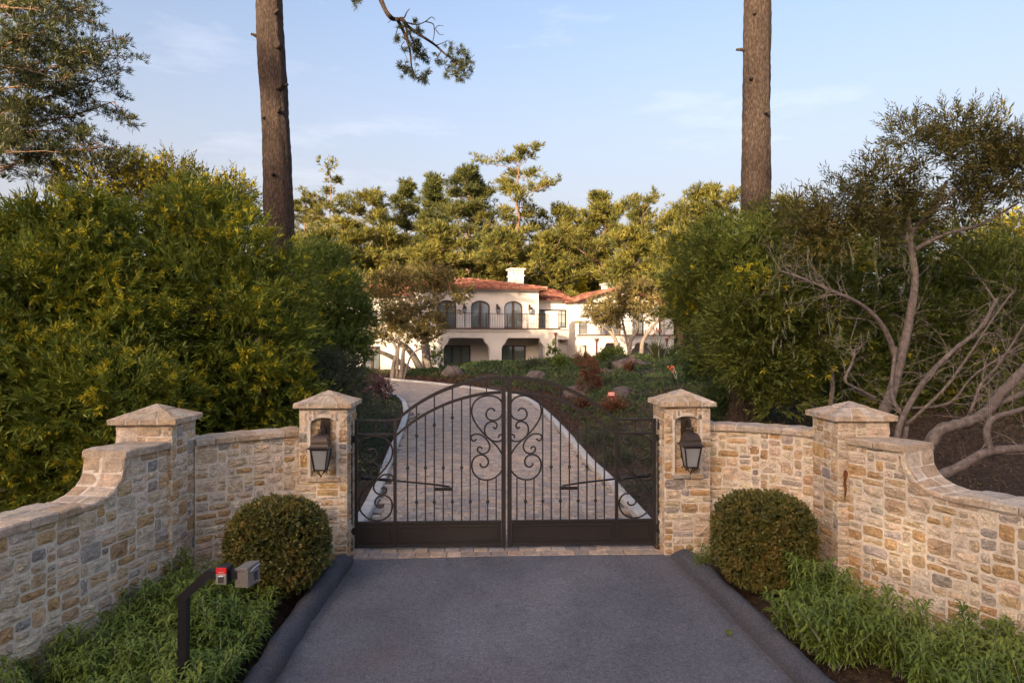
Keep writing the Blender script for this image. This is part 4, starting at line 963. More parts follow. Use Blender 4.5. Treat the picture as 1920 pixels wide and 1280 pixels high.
TR2 = [([P(1735, 850, 11.2), P(1760, 808, 11.2), P(1800, 795, 11.2), P(1845, 775, 11.2), P(1880, 735, 11.2), P(1925, 688, 11.2), P(1990, 620, 11.3)], .105, .07),
       ([P(1865, 755, 11.2), P(1900, 745, 11.2), P(1990, 700, 11.2)], .06, .04),
       ([P(1745, 895, 10.4), P(1790, 880, 10.4), P(1850, 848, 10.4), P(1925, 838, 10.4), P(2000, 815, 10.4)], .085, .055),
       ([P(1858, 846, 10.4), P(1850, 810, 10.4), P(1862, 785, 10.4), P(1900, 772, 10.4), P(1960, 755, 10.5)], .055, .035),
       ([P(1872, 850, 10.4), P(1925, 850, 10.4), P(1980, 862, 10.4)], .035, .02),
       ([P(1820, 775, 11.6), P(1840, 720, 11.6), P(1875, 680, 11.7), P(1925, 600, 11.8)], .03, .012)]
shrub('leaning_tree', 'leaning pale barked tree with an airy crown behind the plain right pillar', 'tree',
      jj([(1740, 310, 0, 62), (1830, 275, .4, 58), (1885, 330, .2, 75), (1700, 255, .2, 36), (1790, 245, .3, 40), (1650, 350, -.3, 55), (1570, 395, -.3, 52), (1500, 415, -.4, 42), (1800, 390, .4, 55), (1690, 400, .3, 50), (1900, 250, .4, 40), (1930, 290, .4, 50), (1620, 440, 0, 50), (1545, 450, -.2, 48)], Yb), 3000, M['olive'], 14, group=None, ll=.15, lw=.028, nl=13, inner=.05, shell=.85, trunks=TR, gaps=1.1)
g = np.random.default_rng(77); root = empty('fallen_limbs', P(1900, 850, 10.8), 'bare grey limbs sprawling low behind the low right wall', 'bare branches')
for pts, r0, r1 in TR2: mb = MB(); c = catmull(pts, 6); mb.tube(c, [a*(1+.08*math.sin(i*1.9)) for i, a in enumerate(np.linspace(r0, r1, len(c)))], 8); mb.build('limb', M['bark_grey'], root, True)
def twigs(limbs, n, g, ln=(.4, 1.3), up=.2, r=(.004, .009), start=.25):
    """fine dead twigs growing from limbs: smooth curves that fork and taper"""
    mb = MB(); pool = [np.array(catmull(l[0], 6)) for l in limbs]; wt = np.array([np.linalg.norm(np.diff(q, axis=0), axis=1).sum() for q in pool]); wt /= wt.sum()
    for _ in range(n):
        q = pool[g.choice(len(pool), p=wt)]; u = start+(1-start)*g.random(); x = u*(len(q)-1); i = min(int(x), len(q)-2); p0 = q[i]+(q[i+1]-q[i])*(x-i); t = unit(q[i+1]-q[i])
        d = unit(t*.7+g.normal(size=3)*np.array([.7, .5, .6])+np.array([0, -.1, up])); L_ = g.uniform(*ln); bend = g.normal(size=3)*.16+np.array([0, 0, .05]); pts = [p0]
        for k in range(7): d = unit(d+bend+g.normal(size=3)*.08); pts.append(pts[-1]+d*L_/7)
        rr = g.uniform(*r); mb.tube(pts, list(np.linspace(rr, rr*.25, 8)), 4, cap=False)
        for k in range(2, 7):
            if g.random() < .7:
                e = unit(d+g.normal(size=3)*.8); b2 = g.normal(size=3)*.2; sp = [pts[k]]
                for w in range(4): e = unit(e+b2); sp.append(sp[-1]+e*L_*.09)
                mb.tube(sp, list(np.linspace(rr*.5, rr*.15, 5)), 3, cap=False)
    return mb
tag(twigs(TR2+[TR[6], TR[9], TR[10]], 110, g, (.5, 1.5), r=(.003, .0075)).build('twig', M['twig'], root), kind='stuff')
lt = [o for o in COL.objects if o.name.startswith('leaning_tree')][0]
tag(twigs([TR[1], TR[0], TR[1], TR[2], TR[7], TR[8]], 95, g, (.4, 1.2), .1, r=(.003, .007)).build('twig', M['twig'], lt), kind='stuff')
hp = np.array([P(g.uniform(1440, 1720), g.uniform(420, 640), g.uniform(12.3, 13.6)) for _ in range(80)]); hd = unit(np.array([[0, 0, -1]])+g.normal(size=(80, 3))*.12)
tag(np_link('hanging_lichen', sprigs(hp, hd, g, 7, .3, .2, .012, (.05, .3)), lt, M['lichen']), kind='stuff')

# ------------------------------------------------------------------ tall trunks
def tall_trunk(label, pts, radii, seed, scars=()):
    g = np.random.default_rng(seed); b = pts[0]
    root = empty('pine_tree', b, label, 'pine tree', 'tall bare trunked pines in the foreground')
    c = catmull(pts, 8); rr = np.interp(np.linspace(0, 1, len(c)), np.linspace(0, 1, len(radii)), radii)
    # bark: many sides, plates pushed in and out
    n = 40; vs = []; ls = np.concatenate([[0], np.cumsum(np.linalg.norm(np.diff(np.array(c), axis=0), axis=1))]); m = int(ls[-1]/.11)
    for i in range(m+1):
        s_ = ls[-1]*i/m; p = np.array([np.interp(s_, ls, np.array(c)[:, k]) for k in range(3)]); r = np.interp(s_, ls, rr)
        for k in range(n):
            a = 2*math.pi*k/n
            f = 1+.035*math.sin(a*9+s_*1.1+seed)+.025*math.sin(a*17-s_*2.3)+.03*math.sin(s_*1.3+a*2)+g.uniform(-.022, .022)
            if s_ < 1.2: f += .30*(1-s_/1.2)**2*(.6+.4*math.sin(a*5+seed))
            vs.append((p[0]+r*f*math.cos(a), p[1]+r*f*math.sin(a), p[2]))
    mb = MB(); mb.add(vs, [(i*n+k, i*n+(k+1) % n, (i+1)*n+(k+1) % n, (i+1)*n+k) for i in range(m) for k in range(n)])
    mb.build('trunk', M['bark'], root, True)
    for (px, py, Y, r) in scars:
        q = MB(); p = P(px, py, Y); q.lathe([(r*1.5, .14), (r*1.3, .03), (r*.95, -.012), (r*.6, .015), (r*.3, .0), (0, -.005)], (0, 0, 0), 12); q.v = [(p.x+x, p.y+z, p.z+y*1.2) for x, y, z in q.v]; q.build('branch_scar', M['bark'], root, True)
    for k in range(7):
        # broken branch stubs
        u = g.uniform(.25, .78); pc = Vector(tuple(np.interp(u, np.linspace(0, 1, len(c)), np.array(c)[:, q]) for q in range(3))); r = float(np.interp(u, np.linspace(0, 1, len(radii)), radii)); az = g.uniform(-3.0, .0); d = Vector((math.cos(az), math.sin(az), g.uniform(.0, .35))); ln = g.uniform(.06, .26)
        q = MB(); q.tube([pc+d*r*.7, pc+d*(r+ln*.5), pc+d*(r+ln)+Vector((0, 0, -.02))], [.06, .042, .03], 7); q.build('branch_stub', M['bark'], root, True)
    return root, c[-1]
lt_pts = [P(528, 720, 18)-Vector((0, 0, 1.0)), P(527, 600, 18), P(525, 480, 18), P(521, 350, 18), P(515, 200, 18), P(508, 80, 18), P(505, 0, 18), P(500, -260, 18), P(505, -520, 18)]
left_pine, lt_top = tall_trunk('tall leaning pine trunk rising out of the yellow wattles on the left', lt_pts, [.42, .39, .375, .36, .35, .34, .32, .28, .15], 3, ((519, 156, 17.66, .10), (518, 82, 17.68, .07)))
rt_pts = [P(1395, 830, 17.5), P(1398, 740, 17.5), P(1404, 640, 17.5), P(1412, 500, 17.5), P(1417, 350, 17.5), P(1418, 200, 17.5), P(1419, 80, 17.5), P(1420, 0, 17.5), P(1424, -260, 17.5), P(1420, -520, 17.5)]
right_pine, rt_top = tall_trunk('tall straight pine trunk standing behind the right lantern pillar', rt_pts, [.50, .42, .385, .35, .345, .34, .335, .32, .28, .15], 5, ((1421, 150, 17.17, .07), (1424, 45, 17.17, .09)))

# ------------------------------------------------------------------ conifers
def needles(Pp, D, g, k=7, L=.34, W=.085, spread=1.1):
    n = len(Pp); a = g.uniform(0, 2*math.pi, (n, k)); t = g.uniform(.1, spread, (n, k)); q = randu(g, n); s = unit(np.cross(D, q)); s2 = np.cross(D, s)
    Dr = D[:, None]*np.cos(t)[..., None]+(s[:, None]*np.cos(a)[..., None]+s2[:, None]*np.sin(a)[..., None])*np.sin(t)[..., None]
    sz = g.uniform(.7, 1.25, n*k); return leaves(np.repeat(Pp, k, 0), Dr.reshape(-1, 3), L*sz, W*sz, g, .2)
def limb_path(p0, az, tilt, ln, g, sag=.25, k=6):
    d = np.array([math.cos(az)*math.cos(tilt), math.sin(az)*math.cos(tilt), math.sin(tilt)]); pts = [np.array(p0)]
    for i in range(k): d = unit(d+g.normal(size=3)*.14+np.array([0, 0, sag/k*(1 if i > k/2 else -.3)])); pts.append(pts[-1]+d*ln/k)
    return pts
def conifer(label, base, H, prof, seed, nl=34, mat='needle', lean=(0, 0), tilt=(.02, .9), clump=(.62, .62, .36), per=9, tufts=5, top_from=.2, r0=.32, L=.46, W=.07, tw=None, group='pines and cypresses behind the villa', upd=.9, trunk_mat=None):
    """crown of limbs, each carrying flattened pads of needle tufts; prof: (height share, reach in metres)"""
    nl = int(nl*1.25)
    g = np.random.default_rng(seed); root = empty('pine_tree' if mat == 'needle' else 'cypress_tree', base, label, 'pine tree' if mat == 'needle' else 'cypress tree', group)
    k = 9; tr = [np.array([base[0]+lean[0]*H*(i/k)**1.4+g.normal()*.02*H*.4*(i > 0), base[1]+lean[1]*H*(i/k)+g.normal()*.008*H*(i > 0), base[2]+H*i/k*.97]) for i in range(k+1)]
    mb = MB(); c = catmull(tr, 3); mb.tube(c, [max(.03, r0*(1-.9*i/(len(c)-1))) for i in range(len(c))], 7); tk = mb.build('trunk', trunk_mat or M['bark_far'], root, True)
    trn = np.array(c); lm = MB(); Pp, Dd = [], []
    for i in range(nl):
        t = top_from+(1-top_from)*((i+g.random())/nl); reach = np.interp(t, [p[0] for p in prof], [p[1] for p in prof])*g.uniform(.4, 1.25)
        p0 = np.array([np.interp(t, np.linspace(0, 1, len(trn)), trn[:, q]) for q in range(3)]); az = i*2.4+g.uniform(-.5, .5)
        if g.random() < .12: reach *= .5
        pts = limb_path(p0, az, g.uniform(*tilt)*(.4+.8*t), max(.4, reach), g)
        rr = r0*.32*(1.1-t)+.02; lm.tube(pts, list(np.linspace(rr, .015, len(pts))), 4, cap=False)
        pa = np.array(pts)
        for j in range(per):
            u = g.uniform(.3, 1.0); c0 = np.array([np.interp(u, np.linspace(0, 1, len(pa)), pa[:, q]) for q in range(3)])
            out = unit(pa[-1]-pa[0]+g.normal(size=3)*np.array([1.3, 1.3, .35])*max(reach, .8)*.5)
            c1 = c0+out*g.uniform(.3, .9)*min(1.3, .35+reach*.28)+np.array([0, 0, g.uniform(0, .3)])
            if j % 2: lm.tube([c0, c1], [.02, .008], 3, cap=False)
            for c_, f in ((c1, 1.0), ((c0+c1)/2, .7)):
                sc = np.array(clump)*g.uniform(.6, 1.2)*f; m_ = max(3, int(tufts*f))
                o = randu(g, m_)*(g.random((m_, 1))**.4)
                Pp.append(c_+o*sc); Dd.append(unit(o*np.array([1, 1, .5])+np.array([0, 0, upd])+.5*out))
    for j in range(12): o = randu(g, 1)[0]; Pp.append((trn[-1]+o*np.array([.5, .5, .6]))[None]); Dd.append(np.array([[o[0]*.4, o[1]*.4, 1.0]]))
    tag(lm.build('limbs', trunk_mat or M['bark_far'], root), kind='stuff')
    Pp = np.concatenate(Pp); Dd = unit(np.concatenate(Dd)); np_link('crown', needles(Pp, Dd, g, 6, L*1.08, W*.98), root, M[mat])
    return root
def pine_at(label, px, ytop, Y, prof, seed, **kw):
    x = (px-960)/FPX*Y; b = float(gz(x, Y)); top = CAMZ-(ytop-640)/FPX*Y
    sc = Y/FPX
    return conifer(label, (x, Y, b), top-b, [(a, r*sc*1.22) for a, r in prof], seed, **kw)
# (label, trunk px, top py, distance, reach profile in px, seed, options)
open_p = [(.3, 30), (.55, 55), (.75, 60), (.9, 45), (1, 15)]
cone_p = [(.2, 50), (.5, 48), (.75, 32), (.92, 14), (1, 3)]
round_p = [(.3, 40), (.6, 62), (.85, 48), (1, 15)]
pine_at('slender pine with a small ragged crown, first pine right of the left trunk', 612, 338, 74, [(.3, 26), (.55, 30), (.72, 26), (.8, 22), (.9, 48), (1, 20)], 31, nl=20, per=7, lean=(.03, 0), r0=.28)
pine_at('short rounded pine right beside the tall left trunk', 572, 378, 78, round_p, 32, nl=26)
pine_at('broad bright pine left of the pointed cypress, above the villa oaks', 700, 362, 70, [(.2, 50), (.5, 62), (.75, 56), (.9, 36), (1, 10)], 33, nl=40, tilt=(.1, .6))
pine_at('cypress with a pointed tip behind the broad bright pine', 763, 340, 76, cone_p, 34, mat='needle_dark', nl=42, tilt=(.1, .7))
pine_at('narrow pointed cypress left of the large dark one', 812, 332, 72, [(.2, 46), (.5, 36), (.75, 26), (.9, 14), (1, 4)], 35, mat='needle_dark', nl=44, tilt=(.1, .75))
pine_at('large dark layered cypress behind the left end of the red roof', 880, 314, 68, [(.2, 62), (.5, 66), (.75, 58), (.9, 34), (1, 12)], 36, mat='needle_dark', nl=60, tilt=(-.05, .5), r0=.45)
pine_at('tallest open pine with long bare limbs, straight above the chimney', 966, 286, 66, [(.28, 30), (.45, 56), (.6, 42), (.72, 50), (.8, 66), (.9, 62), (1, 30)], 37, nl=30, tilt=(-.1, .55), lean=(.02, 0), r0=.42)
pine_at('rounded pine with a pale top, right of the tallest pine', 1055, 396, 70, round_p, 38, nl=36)
pine_at('dark crowned pine with a clear brown trunk right of centre', 1128, 372, 66, [(.38, 44), (.55, 60), (.75, 58), (.9, 40), (1, 16)], 39, nl=44, top_from=.34, r0=.38, mat='needle')
pine_at('thin crowned pine between the dark pine and the bright one', 1205, 378, 76, [(.3, 34), (.6, 46), (.8, 40), (1, 14)], 40, nl=28)
pine_at('large sunlit pine just left of the tall right trunk', 1328, 356, 60, [(.25, 60), (.5, 76), (.75, 66), (.9, 46), (1, 16)], 41, nl=50)
pine_at('low rounded pine between two taller ones, right of the villa', 1262, 398, 72, round_p, 42, nl=34)
pine_at('pine showing just right of the tall right trunk', 1480, 380, 70, [(.3, 40), (.7, 60), (1, 14)], 43, nl=30)
pine_at('leafy low pine filling the gap left of the villa oaks', 655, 420, 62, [(.2, 46), (.5, 52), (.8, 40), (1, 12)], 44, nl=40)
pine_at('drooping pine in front of the narrow cypress', 825, 425, 60, [(.2, 48), (.5, 52), (.8, 40), (1, 12)], 45, nl=40, tilt=(-.2, .4))
pine_at('yellowish pine in front of the tallest pine, above the chimney', 948, 440, 58, [(.2, 50), (.5, 56), (.8, 44), (1, 14)], 46, nl=40)
pine_at('bushy pine left of the yellow conical tree', 1035, 452, 60, [(.2, 50), (.5, 58), (.8, 44), (1, 14)], 47, nl=42)
pine_at('bushy low pine right of the dark crowned pine', 1190, 440, 58, [(.2, 46), (.5, 54), (.8, 44), (1, 14)], 48, nl=40)
pine_at('low pine behind the golden oak beside the right wattle', 1275, 450, 55, [(.2, 50), (.5, 58), (.8, 46), (1, 14)], 49, nl=40)
pine_at('low pine behind the oaks at the left end of the villa', 735, 450, 64, [(.2, 50), (.5, 56), (.8, 44), (1, 14)], 50, nl=40)
pine_at('dark low cypress behind the middle of the red roof', 900, 455, 62, cone_p, 51, nl=36, mat='needle_dark')
pine_at('dark understorey cypress right of the chimney', 1090, 440, 74, [(.2, 60), (.6, 56), (1, 10)], 52, nl=36, mat='needle_dark')
pine_at('sparse pine far left, low beside the tall left trunk', 600, 440, 66, round_p, 53, nl=26)
# big pine whose limbs reach in at the top left
def reaching_pine():
    Y = 24; base = P(-130, 700, Y); g = np.random.default_rng(61)
    root = empty('pine_tree', base, 'big pine reaching sunlit limbs into the top left corner', 'pine tree')
    tr = [base, P(-120, 400, Y), P(-90, 200, Y), P(-60, 50, Y), P(-40, -120, Y), P(-20, -260, Y)]; mb = MB(); mb.tube(catmull(tr, 4), list(np.linspace(.42, .12, 21)), 9); mb.build('trunk', M['bark_far'], root, True)
    lm = MB(); Pp, Dd = [], []
    specs = [(-105, 330, 200, 275), (-100, 300, 130, 215), (-95, 260, 215, 190), (-90, 230, 240, 130), (-80, 150, 235, 70), (-70, 110, 180, 40), (-60, 60, 130, -30), (-95, 280, 60, 285), (-85, 200, 120, 150), (-80, 170, 150, 100), (-60, 40, 60, -20), (-90, 240, 170, 250), (-70, 120, 80, 60), (-100, 320, 120, 270), (-60, 80, 215, 105), (-90, 250, 60, 200), (-85, 190, 60, 130), (-50, 0, 150, 20)]
    for i, (x0, y0, x1, y1) in enumerate(specs):
        Y1 = Y+g.uniform(-2.5, 2.5); a = np.array(P(x0, y0, Y)); b = np.array(P(x1, y1, Y1)); m1 = a*.67+b*.33+np.array([0, g.normal()*.3, g.uniform(-.5, .2)]); mid = a*.33+b*.67+np.array([0, g.normal()*.3, g.uniform(-.25, .35)])
        pts = np.array(catmull([a, m1, mid, b], 5)); lm.tube(list(pts), list(np.linspace(.06, .012, len(pts))), 5, cap=False)
        for j in range(20):
            u = g.uniform(.3, 1.02); c0 = np.array([np.interp(u, np.linspace(0, 1, len(pts)), pts[:, q]) for q in range(3)]); o = g.normal(size=3)*np.array([.55, .55, .30]); c1 = c0+o
            lm.tube([c0, (c0+c1)/2+np.array([0, 0, .05]), c1], [.02, .014, .008], 3, cap=False)
            n = 16; q = randu(g, n)*(g.random((n, 1))**.5)*np.array([.42, .42, .22]); Pp.append(c1+q); Dd.append(unit(q*1.5+np.array([0, 0, .35])))
    tag(lm.build('limbs', M['bark_far'], root), kind='stuff'); Pp = np.concatenate(Pp); Dd = np.concatenate(Dd)
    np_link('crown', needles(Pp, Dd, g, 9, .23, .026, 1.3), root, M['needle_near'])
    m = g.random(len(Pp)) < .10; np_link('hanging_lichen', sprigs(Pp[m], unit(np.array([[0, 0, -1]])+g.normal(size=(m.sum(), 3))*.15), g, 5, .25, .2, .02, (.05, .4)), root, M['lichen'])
reaching_pine()
def hanging_branch():
    Y = 13; g = np.random.default_rng(62); z = lambda a, b: P(640+a/7.11, b/7.11, Y+g.uniform(-.25, .25))
    B = [([(505, -300), (515, -60), (560, 80), (620, 190), (690, 255), (760, 258), (830, 280), (880, 345), (1000, 440), (1130, 520), (1260, 610), (1370, 710), (1470, 780), (1600, 870)], .055, .012),
         ([(740, 258), (790, 340), (840, 450), (890, 580), (920, 720), (935, 880), (960, 980)], .035, .014), ([(830, 290), (865, 370), (880, 480), (905, 620)], .028, .014),
         ([(760, 250), (800, 240), (840, 235), (870, 170), (910, 120)], .022, .006), ([(860, 300), (940, 320), (1020, 330), (1120, 290), (1200, 230), (1250, 265)], .016, .005), ([(1120, 290), (1220, 320), (1240, 400), (1235, 480), (1215, 570)], .012, .006),
         ([(1240, 400), (1290, 345), (1365, 350)], .008, .004), ([(1250, 610), (1340, 580), (1420, 540)], .012, .004), ([(1260, 400), (1310, 460), (1365, 465)], .008, .004), ([(935, 880), (1000, 1040), (1080, 1000), (1160, 980)], .012, .005), ([(935, 900), (850, 920), (780, 910)], .012, .005),
         ([(1330, 680), (1290, 760), (1260, 830)], .008, .004), ([(770, 330), (730, 440), (715, 520), (740, 590)], .008, .004), ([(670, 260), (620, 310)], .008, .004), ([(840, 560), (800, 620), (850, 720), (880, 800)], .009, .004), ([(900, 420), (960, 560), (1000, 690), (1080, 760)], .014, .005)]
    root = empty('pine_branch', P(712, -40, Y), 'dark drooping pine branch hanging into the top of the sky', 'branch')
    mb = MB()
    for pts, r0, r1 in B:
        c = catmull([z(*p) for p in pts], 4); mb.tube(c, list(np.linspace(r0, r1, len(c))), 6)
    mb.build('bough', M['bark'], root, True)
    T = [(790, 910, 45), (860, 960, 60), (870, 920, 40), (960, 950, 60), (1010, 1000, 50), (1110, 1050, 50), (1150, 980, 40), (1130, 1080, 35), (1000, 560, 60), (940, 540, 50), (1010, 660, 60), (1060, 700, 60), (1080, 780, 55), (1010, 770, 50), (1160, 780, 35), (980, 620, 60), (1000, 380, 40), (1050, 400, 40), (980, 290, 30), (740, 520, 45), (720, 470, 35), (810, 400, 30), (1440, 650, 50), (1550, 700, 35), (1600, 680, 40), (1500, 800, 50), (1590, 800, 50), (1690, 740, 50), (1690, 800, 45), (1570, 900, 70), (1520, 960, 60), (1640, 930, 70), (1720, 940, 45), (1610, 1040, 60), (1650, 990, 50), (1380, 990, 45), (1320, 830, 50), (1290, 760, 30), (1450, 740, 40), (160, 30, 55), (200, -10, 60), (150, -30, 60), (850, 640, 35), (1520, 870, 60), (930, 470, 40)]
    tw = MB(); Pp, Dd = [], []
    for a, b, r in T:
        c = np.array(z(a, b))
        for _ in range(int(2+r/12)):
            q = c+np.array([g.normal()*r*.55, 0, g.normal()*r*.55])/7.11*Y/FPX+np.array([0, g.uniform(-.15, .15), 0]); Pp.append(q); Dd.append(unit(np.array([g.normal()*.9, g.normal()*.6, g.normal()*.9-.1])))
            if g.random() < .5: tw.tube([c, (c+q)/2+g.normal(size=3)*.02, q], [.007, .005, .003], 3, cap=False)
    tw.build('twig', M['bark'], root)
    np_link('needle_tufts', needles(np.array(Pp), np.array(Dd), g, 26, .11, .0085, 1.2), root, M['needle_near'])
hanging_branch()
# wood behind the camera across the road: it keeps the evening sun off the entrance
def wood():
    g = np.random.default_rng(90); n = 44000; x = g.uniform(-120, 60, n); y = -62+g.normal(size=n)*4
    hmax = WOOD_H+np.maximum(2.2*np.sin(x*.21)+1.8*np.sin(x*.53+1)+1.4*np.sin(x*1.3)+.8*np.sin(x*2.7), -.4)
    z = -1.7+(hmax+1.7)*g.random(n)**.8
    hole = (np.sin(x*.9+z*.5)*np.sin(z*.7+x*.23)+.35*np.sin(x*2.1)*np.sin(z*1.9)) > np.interp(z, [0, 23, WOOD_H+3.5], [2, 1.32, .05])
    Pp = np.stack([x, y, z], 1)[~hole]; D = unit(g.normal(size=Pp.shape)+np.array([0, .3, .3]))
    V, F = leaves(Pp, D, g.uniform(1.0, 2.4, len(Pp)), g.uniform(.6, 1.3, len(Pp)), g)
    o = link('woodland', np_mesh('woodland', V, F), None, M['needle_dark']); tag(o, kind='stuff')
WOOD_H = 24.6
wood()
#@@PART5
# ------------------------------------------------------------------ villa
HO = Vector((2.01, 51.5, 0)); TH = R(16); HM = Matrix.Rotation(TH, 3, 'Z')
def H(u, v, z=0): return HO+HM @ Vector((u, v, z))
U_, Vb = HM @ Vector((1, 0, 0)), HM @ Vector((0, 1, 0))
villa = empty('villa', H(-3, 1, .9), 'cream stucco villa with red tiled roofs on the rise behind the gate', 'house')
def hfin(mb, name, mat, parent=villa, smooth=False): return mb.build(name, mat, parent, smooth)
def hbox(mb, u0, u1, v0, v1, z0, z1): return mb.add([H(u, v, z) for z in (z0, z1) for u, v in ((u0, v0), (u1, v0), (u1, v1), (u0, v1))], [(3, 2, 1, 0), (4, 5, 6, 7), (0, 1, 5, 4), (1, 2, 6, 5), (2, 3, 7, 6), (3, 0, 4, 7)])
def facade(v): return (H(0, v, 0), U_, (0, 0, 1), -Vb)
def rect(a, b, c, d): return [(a, c), (b, c), (b, d), (a, d)]
def archd(uc, w, z0, zs, zt, n=10): return [(uc-w, z0), (uc+w, z0)]+[(uc+w*math.cos(t), zs+(zt-zs)*math.sin(t)) for t in np.linspace(0, math.pi, n)]
def corb(a, b, z0, z1): return [(a, z0), (b, z0), (b, z1-.75), (b-.06, z1-.62), (b-.12, z1-.5), (b-.32, z1-.32), (b-.36, z1-.12), (b-.48, z1), (a+.48, z1), (a+.36, z1-.12), (a+.32, z1-.32), (a+.12, z1-.5), (a+.06, z1-.62), (a, z1-.75)]
def joinery(name, hole, v, leaf=2, bars=0, bar_z=(), mat=None, glass_label=None):
    """frame that follows an opening, glass behind it, stiles between the leaves"""
    f = MB(); cx = sum(p[0] for p in hole)/len(hole); zs = [p[1] for p in hole]; cz = (min(zs)+max(zs))/2
    us = [p[0] for p in hole]; w2 = (max(us)-min(us))/2; h2 = (max(zs)-min(zs))/2; k = .09; uc = (max(us)+min(us))/2
    inn = [(uc+(p[0]-uc)*(1-k/w2), cz+(p[1]-cz)*(1-k/h2)) for p in hole]; n = len(hole)
    o_ = lambda p, d: H(p[0], v+d, p[1])
    vs = [o_(p, .10) for p in hole]+[o_(p, .10) for p in inn]+[o_(p, .19) for p in inn]
    f.add(vs, [(i, (i+1) % n, n+(i+1) % n, n+i) for i in range(n)]+[(n+i, n+(i+1) % n, 2*n+(i+1) % n, 2*n+i) for i in range(n)])
    fr = hfin(f, name, mat or M['wood_dark'])
    g_ = MB(); g_.add([o_(p, .17) for p in inn], [tuple(range(n))]); hfin(g_, 'glass_pane', M['glass'], fr)
    s = MB()
    for i in range(1, leaf):
        u = min(us)+(max(us)-min(us))*i/leaf; hbox(s, u-.075, u+.075, v+.09, v+.165, min(zs)+.02, max(zs)-.05)
    for i in range(bars):
        for j in range(leaf):
            a = min(us)+(max(us)-min(us))*(j+(i+1)/(bars+1))/leaf; hbox(s, a-.015, a+.015, v+.14, v+.168, min(zs)+.05, max(zs)-.08)
    for z in bar_z: hbox(s, min(us)+.09, max(us)-.09, v+.141, v+.167, z-.015, z+.015)
    if s.v: hfin(s, 'stile', mat or M['wood_dark'], fr)
    return fr
ZB, ZF = .55, 4.0
# main block
doors = [archd(u, .72, ZF+.02, 5.62, 6.06) for u in (-7.01, -4.5, -1.97)]
low_doors = [rect(-7.24, -5.24, ZB+.3, 2.78), rect(-2.9, -1.0, ZB+.3, 2.74)]
mb = MB(); mb.holed(rect(-9.2, 0, ZB, 6.95), doors+low_doors, facade(0), .22)
mb.add([H(0, 0, ZB), H(0, 9, ZB), H(0, 9, 6.95), H(0, 0, 6.95), H(-9.2, 0, ZB), H(-9.2, 9, ZB), H(-9.2, 9, 6.95), H(-9.2, 0, 6.95)], [(0, 1, 2, 3), (5, 4, 7, 6), (1, 5, 6, 2)])
hfin(mb, 'main_wall', M['stucco'])
mb = MB(); hbox(mb, -9.25, .06, -.07, .0, 6.78, 6.93); hbox(mb, .0, .06, -.07, 9, 6.78, 6.93); hfin(mb, 'cornice', M['stucco_trim'])
for h_ in doors: joinery('french_door', h_, 0, 2)
joinery('porch_door', low_doors[0], 0, 3, 0); joinery('porch_door', low_doors[1], 0, 2, 0)
# porch and balcony
mb = MB(); arc = [corb(-7.65, -4.37, ZB, 3.3), corb(-3.49, -.24, ZB, 3.3)]
mb.holed(rect(-9.2, .72, ZB, 3.72), arc, facade(-2.2), .42)
mb.add([H(.72, -2.2, ZB), H(.72, -1.78, ZB), H(.72, -1.78, 3.72), H(.72, -2.2, 3.72)], [(0, 1, 2, 3)])
mb.add([H(-9.2, -2.2, ZB), H(-9.2, 0, ZB), H(-9.2, 0, 3.72), H(-9.2, -2.2, 3.72)], [(1, 0, 3, 2)])
mb.add([H(-9.2, -1.78, 3.3), H(.72, -1.78, 3.3), H(.72, 0, 3.3), H(-9.2, 0, 3.3)], [(0, 1, 2, 3)])
hbox(mb, .30, .72, -1.78, -.002, 2.7, 3.72)
hfin(mb, 'porch_arcade', M['stucco'])
mb = MB(); hbox(mb, -9.3, .86, -2.36, -.004, 3.84, ZF-.004); hbox(mb, -9.25, .79, -2.28, -.004, 3.722, 3.838); sl_ = hfin(mb, 'balcony_slab', M['stucco_trim'])
mb = MB(); hbox(mb, -9.33, .89, -2.39, -2.362, 3.90, ZF+.01); hfin(mb, 'slab_edge_strip', M['wood_dark'])
mb = MB(); hbox(mb, .02, .72, -2.3, -1.6, ZF, 5.16); hbox(mb, -.02, .76, -2.34, -1.56, 5.162, 5.25); hfin(mb, 'balcony_pier', M['stucco'])
def railing(u0, u1, v, z, axis='u', name='railing', parent=villa):
    f = MB(); b = MB()
    bx = (lambda m, a0, a1, z0, z1, t: hbox(m, a0, a1, v-t, v+t, z0, z1)) if axis == 'u' else (lambda m, a0, a1, z0, z1, t: hbox(m, v-t, v+t, a0, a1, z0, z1))
    bx(f, u0, u1, z+1.0, z+1.04, .025); bx(f, u0, u1, z+.08, z+.105, .015)
    n = max(1, round((u1-u0)/1.6))
    for i in range(n+1): a = u0+(u1-u0)*i/n; bx(f, a-.022, a+.022, z, z+1.0, .022)
    r = hfin(f, name, M['iron'], parent)
    k = int((u1-u0)/.125)
    for i in range(1, k): a = u0+(u1-u0)*i/k; bx(b, a-.011, a+.011, z+.1, z+1.0, .011); bx(b, a-.024, a+.024, z+.52+.12*(i % 2), z+.56+.12*(i % 2), .024)
    if k > 1: tag(hfin(b, 'baluster', M['iron'], r), kind='stuff')
railing(-9.2, .0, -2.2, ZF)
# left wing, set back
lw_h = [rect(-12.9, -11.9, 4.1, 5.3), rect(-12.9, -11.7, ZB+.25, 2.7), rect(-10.6, -9.9, 4.1, 5.3)]
mb = MB(); mb.holed(rect(-15.5, -9.2, ZB, 6.3), lw_h, facade(.7), .2); mb.add([H(-15.5, .7, ZB), H(-15.5, 9, ZB), H(-15.5, 9, 6.3), H(-15.5, .7, 6.3)], [(1, 0, 3, 2)]); hfin(mb, 'left_wing_wall', M['stucco'])
for h_ in (lw_h[0], lw_h[2]): joinery('window', h_, .7, 2, 0, (4.7,))
joinery('porch_door', lw_h[1], .7, 2)
